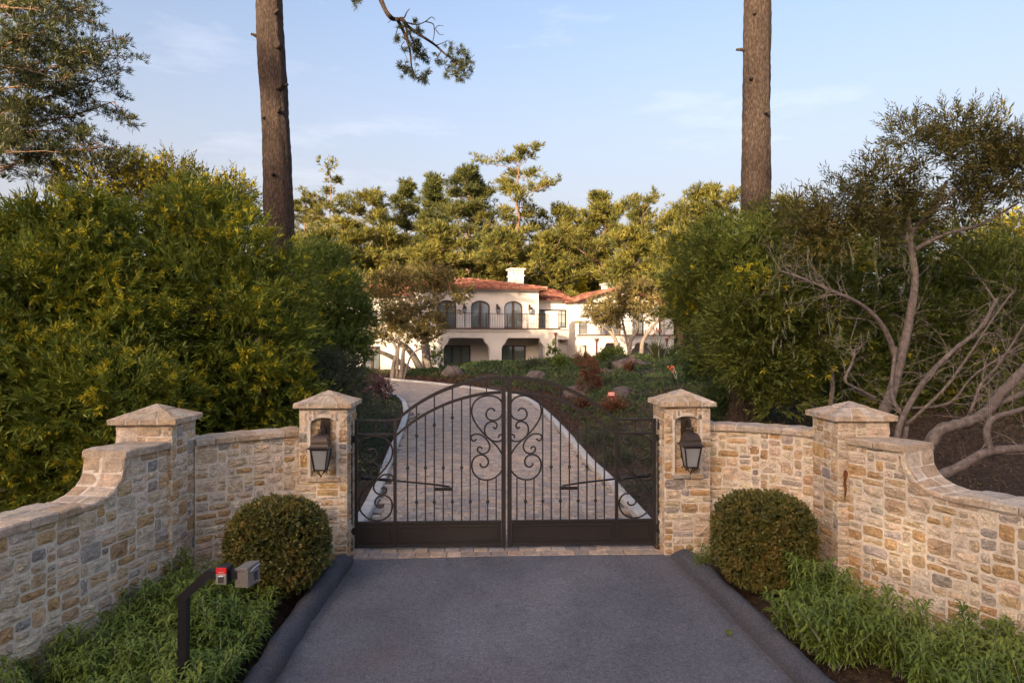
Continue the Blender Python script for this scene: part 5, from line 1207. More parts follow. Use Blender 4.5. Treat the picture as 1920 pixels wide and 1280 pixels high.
# connector
ch = [rect(.485, 2.87, 4.1, 5.55)]
mb = MB(); mb.holed(rect(0, 3.1, 3.2, 6.3), ch, facade(1.6), .2); mb.add([H(0, 1.6, 3.2), H(3.1, 1.6, 3.2), H(3.1, 1.95, 3.2), H(0, 1.95, 3.2)], [(0, 3, 2, 1)])
mb.holed(rect(0, 3.1, ZB, 3.2), [rect(.15, .65, ZB+.3, 2.6)], facade(1.95), .2); hfin(mb, 'link_wall', M['stucco'])
joinery('window', ch[0], 1.6, 3, 1, (5.15,), M['iron']); joinery('side_door', rect(.15, .65, ZB+.3, 2.6), 1.95, 1)
mb = MB()
for u in (.95, 2.55): hbox(mb, u-.14, u+.14, 1.5, 1.94, 2.95, 3.19); 
hfin(mb, 'corbel', M['wood_dark'])
mb = MB(); hbox(mb, .02, 2.97, 1.54, 1.597, 6.1, 6.22); hbox(mb, .4, 2.95, 1.52, 1.597, 4.0, 4.08); hfin(mb, 'string_course', M['stucco_trim'])
# right wing with gable
UW0, UW1, UWC, WZ = 2.98, 9.9, 6.35, 3.55
gh = [rect(5.3, 6.6, WZ+.02, 5.75), rect(7.6, 8.6, WZ+.02, 5.6), rect(4.4, 5.3, ZB+.4, 2.75), rect(6.2, 7.4, ZB+.4, 2.75)]
mb = MB(); mb.holed([(UW0, ZB), (UW1, ZB), (UW1, 6.12), (UWC, 7.08), (UW0, 6.12)], gh, facade(-.3), .2)
mb.add([H(UW0, -.3, ZB), H(UW0, 7, ZB), H(UW0, 7, 6.12), H(UW0, -.3, 6.12), H(UW1, -.3, ZB), H(UW1, 7, ZB), H(UW1, 7, 6.12), H(UW1, -.3, 6.12)], [(1, 0, 3, 2), (4, 5, 6, 7)]); hfin(mb, 'gable_wall', M['stucco'])
joinery('french_door', gh[0], -.3, 2, mat=simple('pale_wood', (.30, .19, .11), .6, var=.2)); joinery('french_door', gh[1], -.3, 2); joinery('porch_door', gh[2], -.3, 1); joinery('porch_door', gh[3], -.3, 2)
mb = MB(); mb.holed(rect(3.1, 9.9, ZB, 3.28), [corb(3.95, 6.0, ZB, 2.95), corb(6.35, 8.2, ZB, 2.95), rect(8.5, 9.5, ZB, 2.5)], facade(-2.6), .4)
mb.holed(rect(-2.6, -.3, ZB, 3.28), [rect(-1.9, -.7, ZB, 2.75)], (H(3.1, 0, 0), Vb, (0, 0, 1), -U_), .35)
mb.add([H(3.1, -2.2, 2.96), H(9.9, -2.2, 2.96), H(9.9, -.3, 2.96), H(3.1, -.3, 2.96)], [(0, 1, 2, 3)]); hfin(mb, 'wing_arcade', M['stucco'])
mb = MB(); hbox(mb, 2.98, 10.02, -2.74, -.304, 3.4, WZ-.004); hbox(mb, 3.04, 9.96, -2.67, -.304, 3.282, 3.398); hfin(mb, 'balcony_slab', M['stucco_trim'])
mb = MB(); hbox(mb, 2.95, 10.05, -2.77, -2.742, 3.46, WZ+.01); hbox(mb, 2.952, 2.978, -2.742, -.31, 3.46, WZ+.01); hfin(mb, 'slab_edge_strip', M['wood_dark'])
mb = MB(); hbox(mb, 3.1, 3.65, -2.6, -2.1, WZ, 4.55); hbox(mb, 3.07, 3.68, -2.63, -2.07, 4.552, 4.62); hfin(mb, 'balcony_pier', M['stucco']); mb = MB(); hbox(mb, 9.2, 9.9, -2.6, -1.9, WZ, 4.75); hbox(mb, 9.17, 9.93, -2.63, -1.87, 4.752, 4.83); hfin(mb, 'balcony_pier', M['stucco'])
railing(3.65, 9.2, -2.55, WZ); railing(-2.1, -.31, 3.14, WZ, 'v')
for u, v, z0, z1 in ((.52, -2.28, ZB, 3.72), (3.55, -2.68, ZB, 3.28), (-9.0, -2.28, ZB, 3.72), (9.3, -2.68, ZB, 3.28)):
    mb = MB(); p = H(u, v, 0); mb.lathe([(.05, z0), (.05, z1-.28), (.06, z1-.26), (.14, z1-.06), (.15, z1)], (p.x, p.y, 0), 8); hfin(mb, 'downpipe', M['copper'], smooth=True)
# roofs: a deck plus barrel tiles course by course
def tiles(mb, e0, e1, run, pitch_len, lim, rise):
    """e0, e1: eave line in (u, v, z); run: unit up-slope direction (du, dv); lim(s) = slope length at share s of the eave"""
    e0, e1 = Vector(e0), Vector(e1); ln = (e1-e0).length; n = int(ln/.27); r_ = random.Random(int(ln*100))
    up = Vector((run[0], run[1], rise)).normalized(); al = (e1-e0).normalized(); nn = al.cross(up); nn = nn if nn.z > 0 else -nn
    for i in range(n):
        s = (i+.5)/n; L0 = lim(s); k = int(L0/.40)
        for j in range(max(1, k+1)):
            a0 = j*.40; a1 = min(a0+.44, L0)
            if a1-a0 < .08: continue
            vs = []; jit = r_.uniform(-.012, .012)
            for a, rr, lift in ((a0, .115, .03), (a1, .095, .0)):
                for q in range(5):
                    t = math.pi*q/4; p = e0+al*(s*ln+jit-math.cos(t)*rr)+up*a+nn*(math.sin(t)*rr*.9+lift); vs.append(H(p.x, p.y, p.z))
            mb.add(vs, [(q, q+1, 6+q, 5+q) for q in range(4)]+[(0, 1, 2, 3, 4)])
def roof(name, decks, slopes):
    mb = MB()
    for d in decks: mb.add([H(*p) for p in d], [tuple(range(len(d)))])
    for d in decks[:1]: pass
    r = hfin(mb, name, M['tile']); t = MB()
    for s in slopes: tiles(t, *s)
    tag(hfin(t, 'roof_tile', M['tile'], r), kind='stuff'); return r
e, zr, ze = .55, 7.98, 6.96
A, B_, C_, D_ = (-9.6, -e, ze), (e, -e, ze), (e, 9.5, ze), (-9.6, 9.5, ze); R1, R2 = (-4.6, 4.47, zr), (-4.45, 4.47, zr)
pl_ = math.hypot(5.0, zr-ze)
rf = roof('roof', [(A, B_, R2, R1), (B_, C_, R2), (C_, D_, R1, R2), (D_, A, R1), (A, D_, C_, B_)], [(A, B_, (0, 1), 0, lambda s: pl_*min(1, s*10.15/5.0, (1-s)*10.15/5.0), (zr-ze)/5.0), (B_, C_, (-1, 0), 0, lambda s: pl_*min(1, s*2, (1-s)*2), (zr-ze)/5.0)])
mb = MB(); hbox(mb, -9.6, e+.04, -e-.10, -e, ze-.10, ze-.01); hbox(mb, e, e+.1, -e, 9.5, ze-.10, ze-.01); hfin(mb, 'gutter', M['copper'], rf)
hipm = MB()
for a, b in ((B_, R2), (C_, R2), (A, R1)):
    a, b = H(*a), H(*b); n = 13
    for i in range(n): p, q = a.lerp(b, i/n), a.lerp(b, (i+1.1)/n); hipm.tube([p+Vector((0, 0, .08)), q+Vector((0, 0, .05))], [.13, .10], 8)
hfin(hipm, 'hip_tiles', M['tile'], rf)
a_, b_, c_, d_ = (-.0, 1.1, 6.3), (3.3, 1.1, 6.3), (3.9, 6, 7.45), (0, 6, 7.45)
rf2 = roof('link_roof', [(a_, b_, c_, d_), (a_, d_, c_, b_)], [(a_, b_, (0, 1), 0, lambda s: 5.0, 1.15/4.9)])
mb = MB(); hbox(mb, .0, 2.9, 1.0, 1.1, 6.2, 6.29); hfin(mb, 'gutter', M['copper'], rf2)
zg, ge = 7.2, .45
sl0 = ((zg-6.12)/(UWC-UW0))
w0, w1 = (UW0-ge, -.8, 6.14-ge*sl0+.05), (UW0-ge, 7.5, 6.14-ge*sl0+.05); q0, q1 = (UWC, -.8, zg), (UWC, 7.5, zg); x0_, x1_ = (UW1+ge, -.8, 6.14-ge*sl0), (UW1+ge, 7.5, 6.14-ge*sl0)
rf3 = roof('gable_roof', [(w0, q0, q1, w1), (q0, x0_, x1_, q1), (w1, x1_, x0_, w0)], [(w1, w0, (1, 0), 0, lambda s: math.hypot(UWC-UW0+ge, zg-w0[2]), (zg-w0[2])/(UWC-UW0+ge)), (x0_, x1_, (-1, 0), 0, lambda s: math.hypot(UW1+ge-UWC, zg-x0_[2]), (zg-x0_[2])/(UW1+ge-UWC))])
mb = MB()
for a, b in ((w0, q0), (q0, x0_)):
    a, b = H(*a), H(*b); n = 10
    for i in range(n): p, q = a.lerp(b, i/n), a.lerp(b, (i+1.08)/n); mb.tube([p+Vector((0, 0, .05)), q+Vector((0, 0, .05))], [.11, .13], 8)
hfin(mb, 'verge_tiles', M['tile'], rf3)
l0, l1, l2, l3 = (-15.9, .2, 6.3), (-9.2, .2, 6.3), (-9.2, 5, 7.4), (-13, 5, 7.4)
roof('left_wing_roof', [(l0, l1, l2, l3), (l3, l2, l1, l0), (l0, l3, (-15.9, 9.5, 6.3))], [(l0, l1, (0, 1), 0, lambda s: 4.9*min(1, s*6.7/2.9), 1.1/4.8)])
def chimney(u, v, w, z0, z1, name='chimney'):
    mb = MB(); hbox(mb, u-w/2, u+w/2, v-w/2, v+w/2, z0, z1-.62); hbox(mb, u-w/2-.08, u+w/2+.08, v-w/2-.08, v+w/2+.08, z1-.618, z1-.52)
    n = 5
    for i in range(n):
        a = u-w/2+.07+(w-.14)*i/(n-1)
        for b in (v-w/2+.07, v+w/2-.07): hbox(mb, a-.07, a+.07, b-.07, b+.07, z1-.518, z1-.17)
        if 0 < i < n-1:
            b = v-w/2+.07+(w-.14)*i/(n-1)
            for a2 in (u-w/2+.07, u+w/2-.07): hbox(mb, a2-.07, a2+.07, b-.07, b+.07, z1-.518, z1-.17)
    hbox(mb, u-w/2-.03, u+w/2+.03, v-w/2-.03, v+w/2+.03, z1-.168, z1-.1); hbox(mb, u-w/2-.14, u+w/2+.14, v-w/2-.14, v+w/2+.14, z1-.098, z1)
    k = hfin(mb, name, M['stucco_trim']); mb = MB(); hbox(mb, u-w/2+.18, u+w/2-.18, v-w/2+.18, v+w/2-.18, z1-.6, z1-.17); hfin(mb, 'flue', M['black'], k)
chimney(-.95, 2.9, 1.0, 6.9, 8.78); chimney(7.9, 4.5, 1.15, 6.4, 7.95)
lan0 = [o for o in COL.objects if o.name == 'wall_lantern'][0]
for u, lb in ((-5.75, 'small lantern on the villa wall between the left and middle arched doors'), (-3.24, 'small lantern on the villa wall between the middle and right arched doors'), (-.75, 'small lantern on the villa wall right of the right arched door')):
    c = copy_tree(lan0); c.location = H(u, -.02, 5.05); c.rotation_euler = (0, 0, TH); c.scale = (1.0, 1.0, 1.0); c['label'] = lb; c['group'] = 'lanterns on the villa'

# ------------------------------------------------------------------ garden
def on_ground(px, Y): x = (px-960)/FPX*Y; return Vector((x, Y, float(gz(x, Y))))
def gp(px, py):
    """the ground point seen at a pixel"""
    lo, hi = 10.5, 70
    for Y in np.arange(11, 60, .1):
        x = (px-960)/FPX*Y
        if CAMZ-(py-640)/FPX*Y <= float(gz(x, Y)): return Vector((x, Y, float(gz(x, Y))))
    return on_ground(px, 45)
def trunks_snap(tr): 
    out = []
    for pts, a, b in tr: p = pts[0]; out.append(([Vector((p.x, p.y, float(gz(p.x, p.y))-.1))]+list(pts[1:]), a, b))
    return out
OG = 'gnarled oaks by the villa'
def oak(label, lob, Y, tr, seed, n=1900, lit=None):
    return shrub('oak_tree', label, 'oak tree', jj([(a, b, c, r) for a, b, c, r in lob], Y), n, M['oak'], seed, group=OG, ll=.17, lw=.08, nl=11, stem=.42, inner=.06, shell=.6, trunks=trunks_snap(tr), tmat=M['bark_oak'], gaps=1.2, squash=.7, clumps=9)
oak('dark round oak with two pale trunks beside the drive, left of the balcony', [(760, 605, 0, 36), (800, 608, .3, 30), (725, 612, -.2, 34), (780, 590, .4, 32), (738, 590, 0, 28), (812, 628, .3, 20), (706, 628, 0, 22), (770, 625, -.6, 28)], 41,
    [([P(735, 708, 41), P(739, 680, 41), P(744, 655, 41), P(726, 625, 41), P(715, 605, 41)], .16, .05), ([P(751, 709, 41), P(755, 680, 41), P(758, 652, 41), P(775, 625, 41), P(795, 605, 41)], .16, .05), ([P(756, 690, 41), P(772, 665, 41), P(800, 650, 41)], .08, .03), ([P(744, 655, 41), P(750, 625, 41), P(765, 600, 41)], .1, .04)], 201)
oak('spreading oak before the left end of the villa, crown against the roof', [(715, 540, 0, 32), (755, 522, .4, 36), (798, 522, .2, 34), (840, 538, 0, 28), (868, 550, 0, 18), (700, 562, -.4, 22), (852, 566, -.3, 18), (740, 556, -.4, 24), (800, 548, -.4, 24), (690, 535, 0, 18), (830, 515, .5, 20)], 45,
    [([P(803, 690, 45), P(798, 650, 45), P(800, 600, 45), P(815, 570, 45), P(838, 550, 45)], .32, .08), ([P(790, 690, 44.5), P(770, 660, 44.3), P(745, 640, 44), P(720, 630, 44)], .26, .1), ([P(800, 600, 45), P(780, 570, 45), P(755, 540, 45)], .16, .05), ([P(775, 695, 43.5), P(740, 672, 43), P(700, 655, 43)], .22, .1)], 202, n=2100)
oak('smaller golden oak before the right wing, leaning to the left', [(1112, 592, 0, 20), (1138, 584, 0, 28), (1158, 574, .3, 26), (1128, 572, .4, 18), (1096, 602, 0, 12), (1150, 600, -.3, 18)], 43.5,
    [([P(1163, 668, 43.5), P(1155, 640, 43.5), P(1140, 618, 43.5), P(1118, 603, 43.5)], .17, .05), ([P(1157, 650, 43.5), P(1150, 622, 43.5), P(1140, 600, 43.5)], .1, .04)], 203, n=1050)
oak('golden oak with a fork of pale trunks before the right wing of the villa', [(1170, 568, 0, 28), (1196, 556, .3, 32), (1220, 572, 0, 24), (1182, 545, .5, 22), (1214, 552, .4, 20), (1235, 590, -.2, 16), (1200, 585, -.3, 24)], 44,
    [([P(1180, 668, 44), P(1182, 640, 44), P(1195, 615, 44), P(1192, 590, 44)], .16, .06), ([P(1203, 670, 44), P(1205, 640, 44), P(1222, 615, 44), P(1240, 595, 44)], .17, .06), ([P(1182, 640, 44), P(1170, 615, 44), P(1165, 590, 44)], .1, .04)], 204, n=1350)

def boulder(label, px, py, w, h, seed, dpt=.9):
    """px, py: foot of the stone in the photograph; w, h in pixels"""
    b = gp(px, py); s = b.y/FPX; bm = bmesh.new(); bmesh.ops.create_icosphere(bm, subdivisions=4, radius=1); g = np.random.default_rng(seed); K = g.normal(size=(10, 3))*2.2; ph = g.uniform(0, 6, 10)
    pl = [(unit(g.normal(size=3)), g.uniform(.62, .88)) for _ in range(9)]
    for v in bm.verts:
        d = np.array(v.co); r = 1.0
        for nrm, dd in pl:
            c = float(d @ nrm)
            if c > 0: r = min(r, dd/c)
        r = r*.75+.25*.85+.03*sum(math.sin(float(k @ d)*1.6+p) for k, p in zip(K, ph))
        v.co = Vector(d*r*np.array([w*s/2*1.1, w*s/2*dpt, h*s*.98]))
    me = bpy.data.meshes.new('boulder'); bm.to_mesh(me); bm.free(); me.polygons.foreach_set('use_smooth', [True]*len(me.polygons))
    o = link('boulder', me, None, M['rock']); o.location = (b.x, b.y+w*s*.3, b.z-.04); tag(o, label, 'boulder', 'garden boulders'); return o
boulder('rounded boulder beside the drive, left of the gate top', 845, 708, 46, 26, 1)
boulder('low boulder in the ground cover just right of the gate top', 1006, 712, 50, 22, 2)
boulder('long flat rock shelf below the right wing of the villa', 1190, 690, 100, 22, 3, .6)
boulder('flat grey rock at the left end of the rock shelf', 1130, 700, 46, 12, 4)
boulder('tan boulder behind the small sign', 1168, 745, 50, 24, 5)
boulder('pale rock half hidden behind the right gate leaf arch', 1085, 742, 52, 24, 6)
boulder('small grey rock on top of the rock shelf', 1185, 676, 26, 14, 7)
boulder('sunlit orange rock at the right end of the sign boulder', 1186, 738, 18, 14, 8)
boulder('pale stone far right in the garden bed', 1252, 684, 24, 9, 9)
# ground cover
def cover(name, n, mask, mat, seed, h=(.04, .22), size=(.03, .0032), box=(-14, 17, 11.2, 47)):
    g = np.random.default_rng(seed); Y = box[2]+(box[3]-box[2])*g.random(n)**1.0; X = g.uniform(box[0], box[1], n)
    m = mask(X, Y, g); X, Y = X[m], Y[m]; Z = gz(X, Y); k = len(X)
    hh = g.uniform(*h, k)*(.6+.8*(np.sin(X*1.9+Y*.7)*np.sin(Y*1.3-X*.6)*.5+.5))
    Pp = np.stack([X, Y, Z+hh*.6], 1); D = unit(g.normal(size=(k, 3))*.7+np.array([0, -.1, .8])); L_ = size[0]+size[1]*Y
    V, F = leaves(Pp, D, L_*g.uniform(.7, 1.3, k), L_*.5, g, .2)
    o = link(name, np_mesh(name, V, F), None, mat); tag(o, kind='stuff'); return o
def dR(X, Y): return sdist(X, Y, KR)
patch = lambda X, Y, a=0: np.sin(X*.8+a)*np.sin(Y*.55+X*.3+a*2)+.4*np.sin(X*2.3-Y*1.1+a)
cover('ground_cover', 150000, lambda X, Y, g: (dR(X, Y) > np.where(Y > 30, 1.3, .8)) & (Y > np.where(X > 3, 13, 20)) & ~((X < -3) & (Y > 44)) & (patch(X, Y)+g.normal(size=len(X))*.25 > np.where(Y < 21, .15, -.62)), M['cover'], 301)
cover('reddish_ground_cover', 60000, lambda X, Y, g: (dR(X, Y) > .3) & (dR(X, Y) < 2.2+np.sin(X*1.3)*.6) & (Y > 21) & (patch(X, Y, 2)+g.normal(size=len(X))*.3 > -.5), M['cover_red'], 302, h=(.03, .2), size=(.03, .0026), box=(-12, 5, 20, 45))
cover('ground_cover', 60000, lambda X, Y, g: (sdist(X, Y, KL) < -.3) & (X > -9) & (patch(X, Y, 1)+g.normal(size=len(X))*.3 > -.2), M['ceanothus'], 303, h=(.05, .25), box=(-9, -2.4, 11, 36))
cover('leaf_litter', 26000, lambda X, Y, g: ((X > 3.2) | (X < -3.4)) & (np.abs(X) < 13) & (Y < 26), M['litter'], 304, h=(.0, .03), size=(.05, .0015), box=(-13, 13, 10.4, 26))
# low soft mounds on the right bank just behind the gate
mounds = []; gm = np.random.default_rng(305)
for _ in range(26):
    x, y = gm.uniform(2.0, 5.6), gm.uniform(12.5, 22); 
    if sdist(x, y, KR) > .55: r = gm.uniform(.25, .55); mounds.append((x, y, float(gz(x, y))+r*.1, r, 1, 1, .7))
shrub('creeping_shrub', 'low grey green creeping shrubs on the bank right of the drive', 'shrub', mounds, 4200, M['ceanothus'], 306, ll=.05, lw=.022, stem=.18, nl=12, low=-.2)
def bush_at(name, label, px, py, w, h, mat, seed, n=700, ll=.1, lw=.04, cat='shrub', squash=1.0, group=None, up=False, stem=.3, blossom=0, bmat=None):
    b = gp(px, py); s = b.y/FPX; r = w*s/2; k = h/w*2; g = np.random.default_rng(seed)
    lob = [(b.x+g.normal()*r*.25, b.y+r*.5+g.normal()*r*.2, b.z+r*k*(.35+.22*i), r*(.95-.17*i), 1, .9, max(.5, k*.42)) for i in range(3)]
    return shrub(name, label, cat, lob, n, mat, seed, base=tuple(b), group=group, ll=ll, lw=lw, stem=stem, nl=10, low=-.8, blossom=blossom, bmat=bmat, bl_size=.4)
bush_at('red_shrub', 'upright rusty red shrub standing right of the gate centre', 1108, 738, 36, 56, M['red_leaf'], 401, 260, ll=.12, lw=.035)
bush_at('red_shrub', 'burgundy tipped shrub behind the rusty red one, below the villa corner', 1100, 692, 30, 30, M['red_leaf'], 402, 160)
bush_at('red_shrub', 'low crimson cushion plant behind the right gate leaf, near the rock', 1092, 770, 26, 16, M['red_leaf'], 403, 260, ll=.08)
bush_at('red_shrub', 'small magenta leaved plant below the sign boulder', 1150, 775, 34, 16, M['red_leaf'], 404, 260, ll=.08)
bush_at('red_shrub', 'dark red bush at the foot of the golden oaks', 1192, 668, 28, 20, M['red_leaf'], 405, 160, ll=.14, lw=.06)
bush_at('smoke_bush', 'plum and silver leaved bush in front of the porch arcade', 934, 678, 50, 46, M['plum_leaf'], 406, 240, ll=.16, lw=.09)
bush_at('smoke_bush', 'dark purple bush right of the silver leaved one at the porch', 972, 676, 44, 40, M['plum_leaf'], 407, 170, ll=.15, lw=.08)
bush_at('smoke_bush', 'dark purple shrub between the trunks of the golden oaks', 1172, 670, 34, 36, M['plum_leaf'], 408, 360, ll=.14, lw=.07)
bush_at('lime_shrub', 'bright lime green shrub left of the golden oaks', 1150, 682, 56, 24, M['lime'], 409, 600, ll=.12, lw=.05)
bush_at('lime_shrub', 'thin yellow green sapling by the copper downpipe', 1036, 682, 20, 34, M['lime'], 410, 45, ll=.16, lw=.08)
bush_at('round_shrub', 'small dark ball shaped shrub at the corner of the porch', 1050, 690, 22, 20, M['green'], 411, 360, ll=.07, lw=.04)
bush_at('lime_shrub', 'pale leafy shrub at the left end of the arcade, under the oak', 820, 690, 24, 36, M['lime'], 412, 80, ll=.14, lw=.07)
bush_at('grey_cushion', 'silvery grey cushion plant on the rock shelf', 1156, 690, 34, 14, M['ceanothus'], 413, 400, ll=.07)
bush_at('grey_cushion', 'silvery grey cushion in front of the porch piers', 1000, 690, 34, 12, M['ceanothus'], 414, 300, ll=.08)
bush_at('dark_shrub', 'dark green shrub at the foot of the tall right trunk', 1330, 720, 70, 50, M['cover'], 415, 900, ll=.10, lw=.04)
bush_at('dark_shrub', 'leafy shrub between the right lantern pillar and the tall trunk', 1355, 800, 80, 70, M['cover'], 416, 900, ll=.08, lw=.03)
bush_at('dark_shrub', 'rounded green shrub in the bed below the right wattle', 1290, 690, 60, 34, M['cover'], 417, 700, ll=.10, lw=.04)
def strap_plant(name, label, px, py, w, h, seed, n=60, mat=None, flower=None):
    b = gp(px, py); s = b.y/FPX; g = np.random.default_rng(seed); root = empty(name, b, label, 'plant'); V, F, k = [], [], 0
    for _ in range(n):
        az = g.uniform(0, 6.28); tl = g.uniform(.1, .9); d = np.array([math.cos(az)*tl, math.sin(az)*tl, 1]); d /= np.linalg.norm(d); ln = h*s*g.uniform(.7, 1.1); wd = .03*b.y/40+.012
        sd = unit(np.cross(d, [0, 0, 1.01])); p0 = np.array(b)+np.array([g.normal()*.08, g.normal()*.08, 0]); p1 = p0+d*ln*.6; p2 = p1+unit(d+np.array([d[0]*.6, d[1]*.6, -.25]))*ln*.4
        V += [p0-sd*wd, p0+sd*wd, p1-sd*wd*.8, p1+sd*wd*.8, p2-sd*.004, p2+sd*.004]; F += [(k, k+1, k+3, k+2), (k+2, k+3, k+5, k+4)]; k += 6
    np_link('leaves', (np.array(V), np.array(F)), root, mat or M['strap'])
    if flower:
        st, fl = MB(), MB()
        for _ in range(flower[0]):
            q = Vector((b.x+g.normal()*w*s*.2, b.y+g.normal()*.2, b.z)); t = q+Vector((g.normal()*.15, 0, h*s*g.uniform(.9, 1.25))); st.tube([q, q.lerp(t, .5)+Vector((.03, 0, 0)), t], [.02, .016, .012], 4)
            for _ in range(4): c = t+Vector((g.normal()*.08, g.normal()*.08, g.normal()*.07)); fl.lathe([(0, -.07), (.03, -.03), (.035, .03), (0, .07)], c, 5)
        st.build('flower_stem', M['sage_stem'], root); fl.build('flower_head', flower[1], root)
    return root
orange = simple('orange_petals', (.62, .13, .04), .6)
strap_plant('kangaroo_paw', 'plant with one bright orange flower head in the right bed', 1268, 716, 12, 26, 501, 26, flower=(2, orange))
strap_plant('flax_plant', 'spiky pale green flax right of the villa', 1265, 672, 40, 34, 502, 60)
strap_plant('flax_plant', 'tall rust tinged grass clump by the right end of the wing', 1232, 676, 34, 46, 503, 60, flower=(6, simple('rust_petals', (.25, .09, .05), .7)))
strap_plant('flax_plant', 'thin reedy clump in front of the rock shelf', 1178, 700, 26, 34, 504, 40, mat=M['red_leaf'])
# yellow cone shaped tree and bushes right behind the villa
shrub('golden_conifer', 'small bright yellow cone shaped tree behind the link roof', 'tree', jj([(1084, 560, 0, 16), (1085, 545, 0, 13), (1086, 530, 0, 9), (1083, 575, 0, 18)], 64), 700, M['blossom'], 601, ll=.2, lw=.1, stem=.4)
shrub('understorey', 'sunlit mass of low bushes behind the villa roofs', 'shrub', jj([(560, 520, 0, 70), (640, 540, 0, 80), (1010, 560, 0, 40), (1050, 570, 2, 40), (1120, 560, 2, 40), (1180, 550, 0, 60), (1250, 560, 0, 80), (880, 545, 6, 60), (960, 540, 6, 60), (800, 540, 4, 70), (720, 550, 4, 80), (1090, 540, 6, 60)], 66), 4200, M['needle'], 602, ll=.5, lw=.2, stem=1.0, nl=9, inner=.1)

# small sign on a stake
b = gp(1146, 768); s = b.y/FPX; root = empty('yard_sign', b, 'small red and white notice board on a stake in the garden', 'sign')
zc = CAMZ-(740-640)/FPX*b.y
mb = MB(); mb.box((b.x, b.y, (b.z+zc)/2-.05), (.03, .03, zc-b.z+.1)); mb.build('stake', simple('stake_wood', (.45, .40, .33), .8), root)
mb = MB(); mb.bbox((b.x, b.y-.03, zc), (14*s, .02, 12*s), .003); brd = mb.build('board', simple('red_board', (.50, .06, .03), .5), root)
mb = MB(); mb.box((b.x, b.y-.0415, zc+1.6*s), (11*s, .002, 5*s)); mb.build('white_field', white, brd)
mb = MB(); mb.box((b.x, b.y-.0415, zc-3.2*s), (11*s, .002, 3*s)); mb.build('black_field', M['black'], brd)
mb = MB(); [mb.box((b.x+(i-2)*2*s, b.y-.044, zc+1.6*s), (1.4*s, .002, 2.2*s)) for i in range(5)]; mb.build('red_letters', red, brd)

# ------------------------------------------------------------------ planting beds in front of the walls
def ball(label, c, rx, ry, rz, seed, pw=2.4):
    g = np.random.default_rng(seed); b = Vector((c[0], c[1], float(base_z(c[1])))); root = empty('clipped_bush', b, label, 'bush', 'clipped ball bushes by the gate')
    n = 5600; d = randu(g, n); k = (np.abs(d)**pw).sum(1)**(-1/pw); lump = 1+.018*np.sin(d[:, 0]*9+seed)*np.sin(d[:, 2]*8)+.014*np.sin(d[:, 1]*15+d[:, 0]*7)
    p = np.array(c)+d*(k*lump*(1-.13*g.random(n)**1.5))[:, None]*np.array([rx, ry, rz]); keep = p[:, 2] > b.z-.05; p, d = p[keep], d[keep]
    vf = sprigs(p-d*.05, unit(d+g.normal(size=d.shape)*.5), g, 10, .07, .039, .028, (.4, 1.3))
    di = randu(g, 2600); ki = (np.abs(di)**pw).sum(1)**(-1/pw); pi = np.array(c)+di*(ki*.76)[:, None]*np.array([rx, ry, rz])
    vi = leaves(pi, randu(g, 2600), .10, .07, g)
    np_link('foliage', join([vf, vi]), root, M['box']); mb = MB(); mb.tube([b-Vector((0, 0, .1)), b+Vector((0, 0, .5))], [.05, .04], 6); mb.build('stem', M['bark_oak'], root)
ball('clipped ball bush in front of the left lantern pillar, by the intercom post', (-2.86, 8.35, .57), .61, .60, .575, 701)
ball('clipped ball bush in front of the curved right wall, browner on its right side', (3.17, 8.62, .555), .605, .60, .59, 702, 2.8)
def sage_mesh(seed, stems=9, hmax=.62):
    g = np.random.default_rng(seed); V, F, k = [], [], 0; st = MB()
    for i in range(stems):
        az = g.uniform(0, 6.28); ln = hmax*g.uniform(.62, 1.05); lean = g.uniform(.05, .55); base = np.array([math.cos(az)*.07*g.random(), math.sin(az)*.07*g.random(), 0])
        top = base+np.array([math.cos(az)*lean*ln, math.sin(az)*lean*ln, ln*(1-.25*lean)]); mid = (base+top)/2+np.array([math.cos(az), math.sin(az), 0])*.05*lean*-1
        c = np.array(catmull([base, mid, top], 5)); st.tube(list(c), list(np.linspace(.0034, .0026, len(c))), 4, cap=False); u = np.linspace(0, 1, len(c))
        nodes = int(ln/.034)
        for j in range(nodes):
            t = .12+.88*(j+.5)/nodes; p = np.array([np.interp(t, u, c[:, q]) for q in range(3)])
            for q in (0, 1):
                a = j*1.57+q*math.pi+g.normal()*.3+az; L_ = g.uniform(.10, .175)*(1-.45*max(0, t-.75)/.25); w = .0075*g.uniform(.8, 1.25)
                o = np.array([math.cos(a), math.sin(a), 0]); sd = np.array([-math.sin(a), math.cos(a), 0]); el = .75+.5*t+g.normal()*.15
                p1 = p+o*L_*.40+np.array([0, 0, L_*.38*el]); p2 = p1+o*L_*.40+np.array([0, 0, -L_*.02+.1*L_*(el-1)]); p3 = p2+o*L_*.22+np.array([0, 0, -L_*.24])
                w *= 1.35; V += [p-sd*w*.3, p+sd*w*.3, p1-sd*w, p1+sd*w, p2-sd*w*.8, p2+sd*w*.8, p3-sd*.0008, p3+sd*.0008]; F += [(k, k+1, k+3, k+2), (k+2, k+3, k+5, k+4), (k+4, k+5, k+7, k+6)]; k += 8
    return np_mesh('sage_leaves', np.array(V), np.array(F)), st.mesh('sage_stems')
SV = [sage_mesh(800+i, 9+i % 3,   .54+.07*(i % 3)) for i in range(6)]
for m_, s_ in SV: m_.materials.append(M['sage']); s_.materials.append(M['sage_stem'])
def sage(x, y, sc, seed, label, group):
    g = random.Random(seed); r = empty('sage_plant', (x, y, float(base_z(y))+.02), label, 'plant', group, g.uniform(0, 6.28)); r.scale = (sc, sc, sc*g.uniform(.9, 1.1)); m_, s_ = SV[g.randrange(6)]
    link('leaves', m_, r); link('stems', s_, r)
gs = np.random.default_rng(55); done = []
def wall_x_left(y): return np.interp(y, [4.9, 6, 6.9, 7.6, 8.3], [-4.85, -4.58, -4.41, -4.29, -4.14])
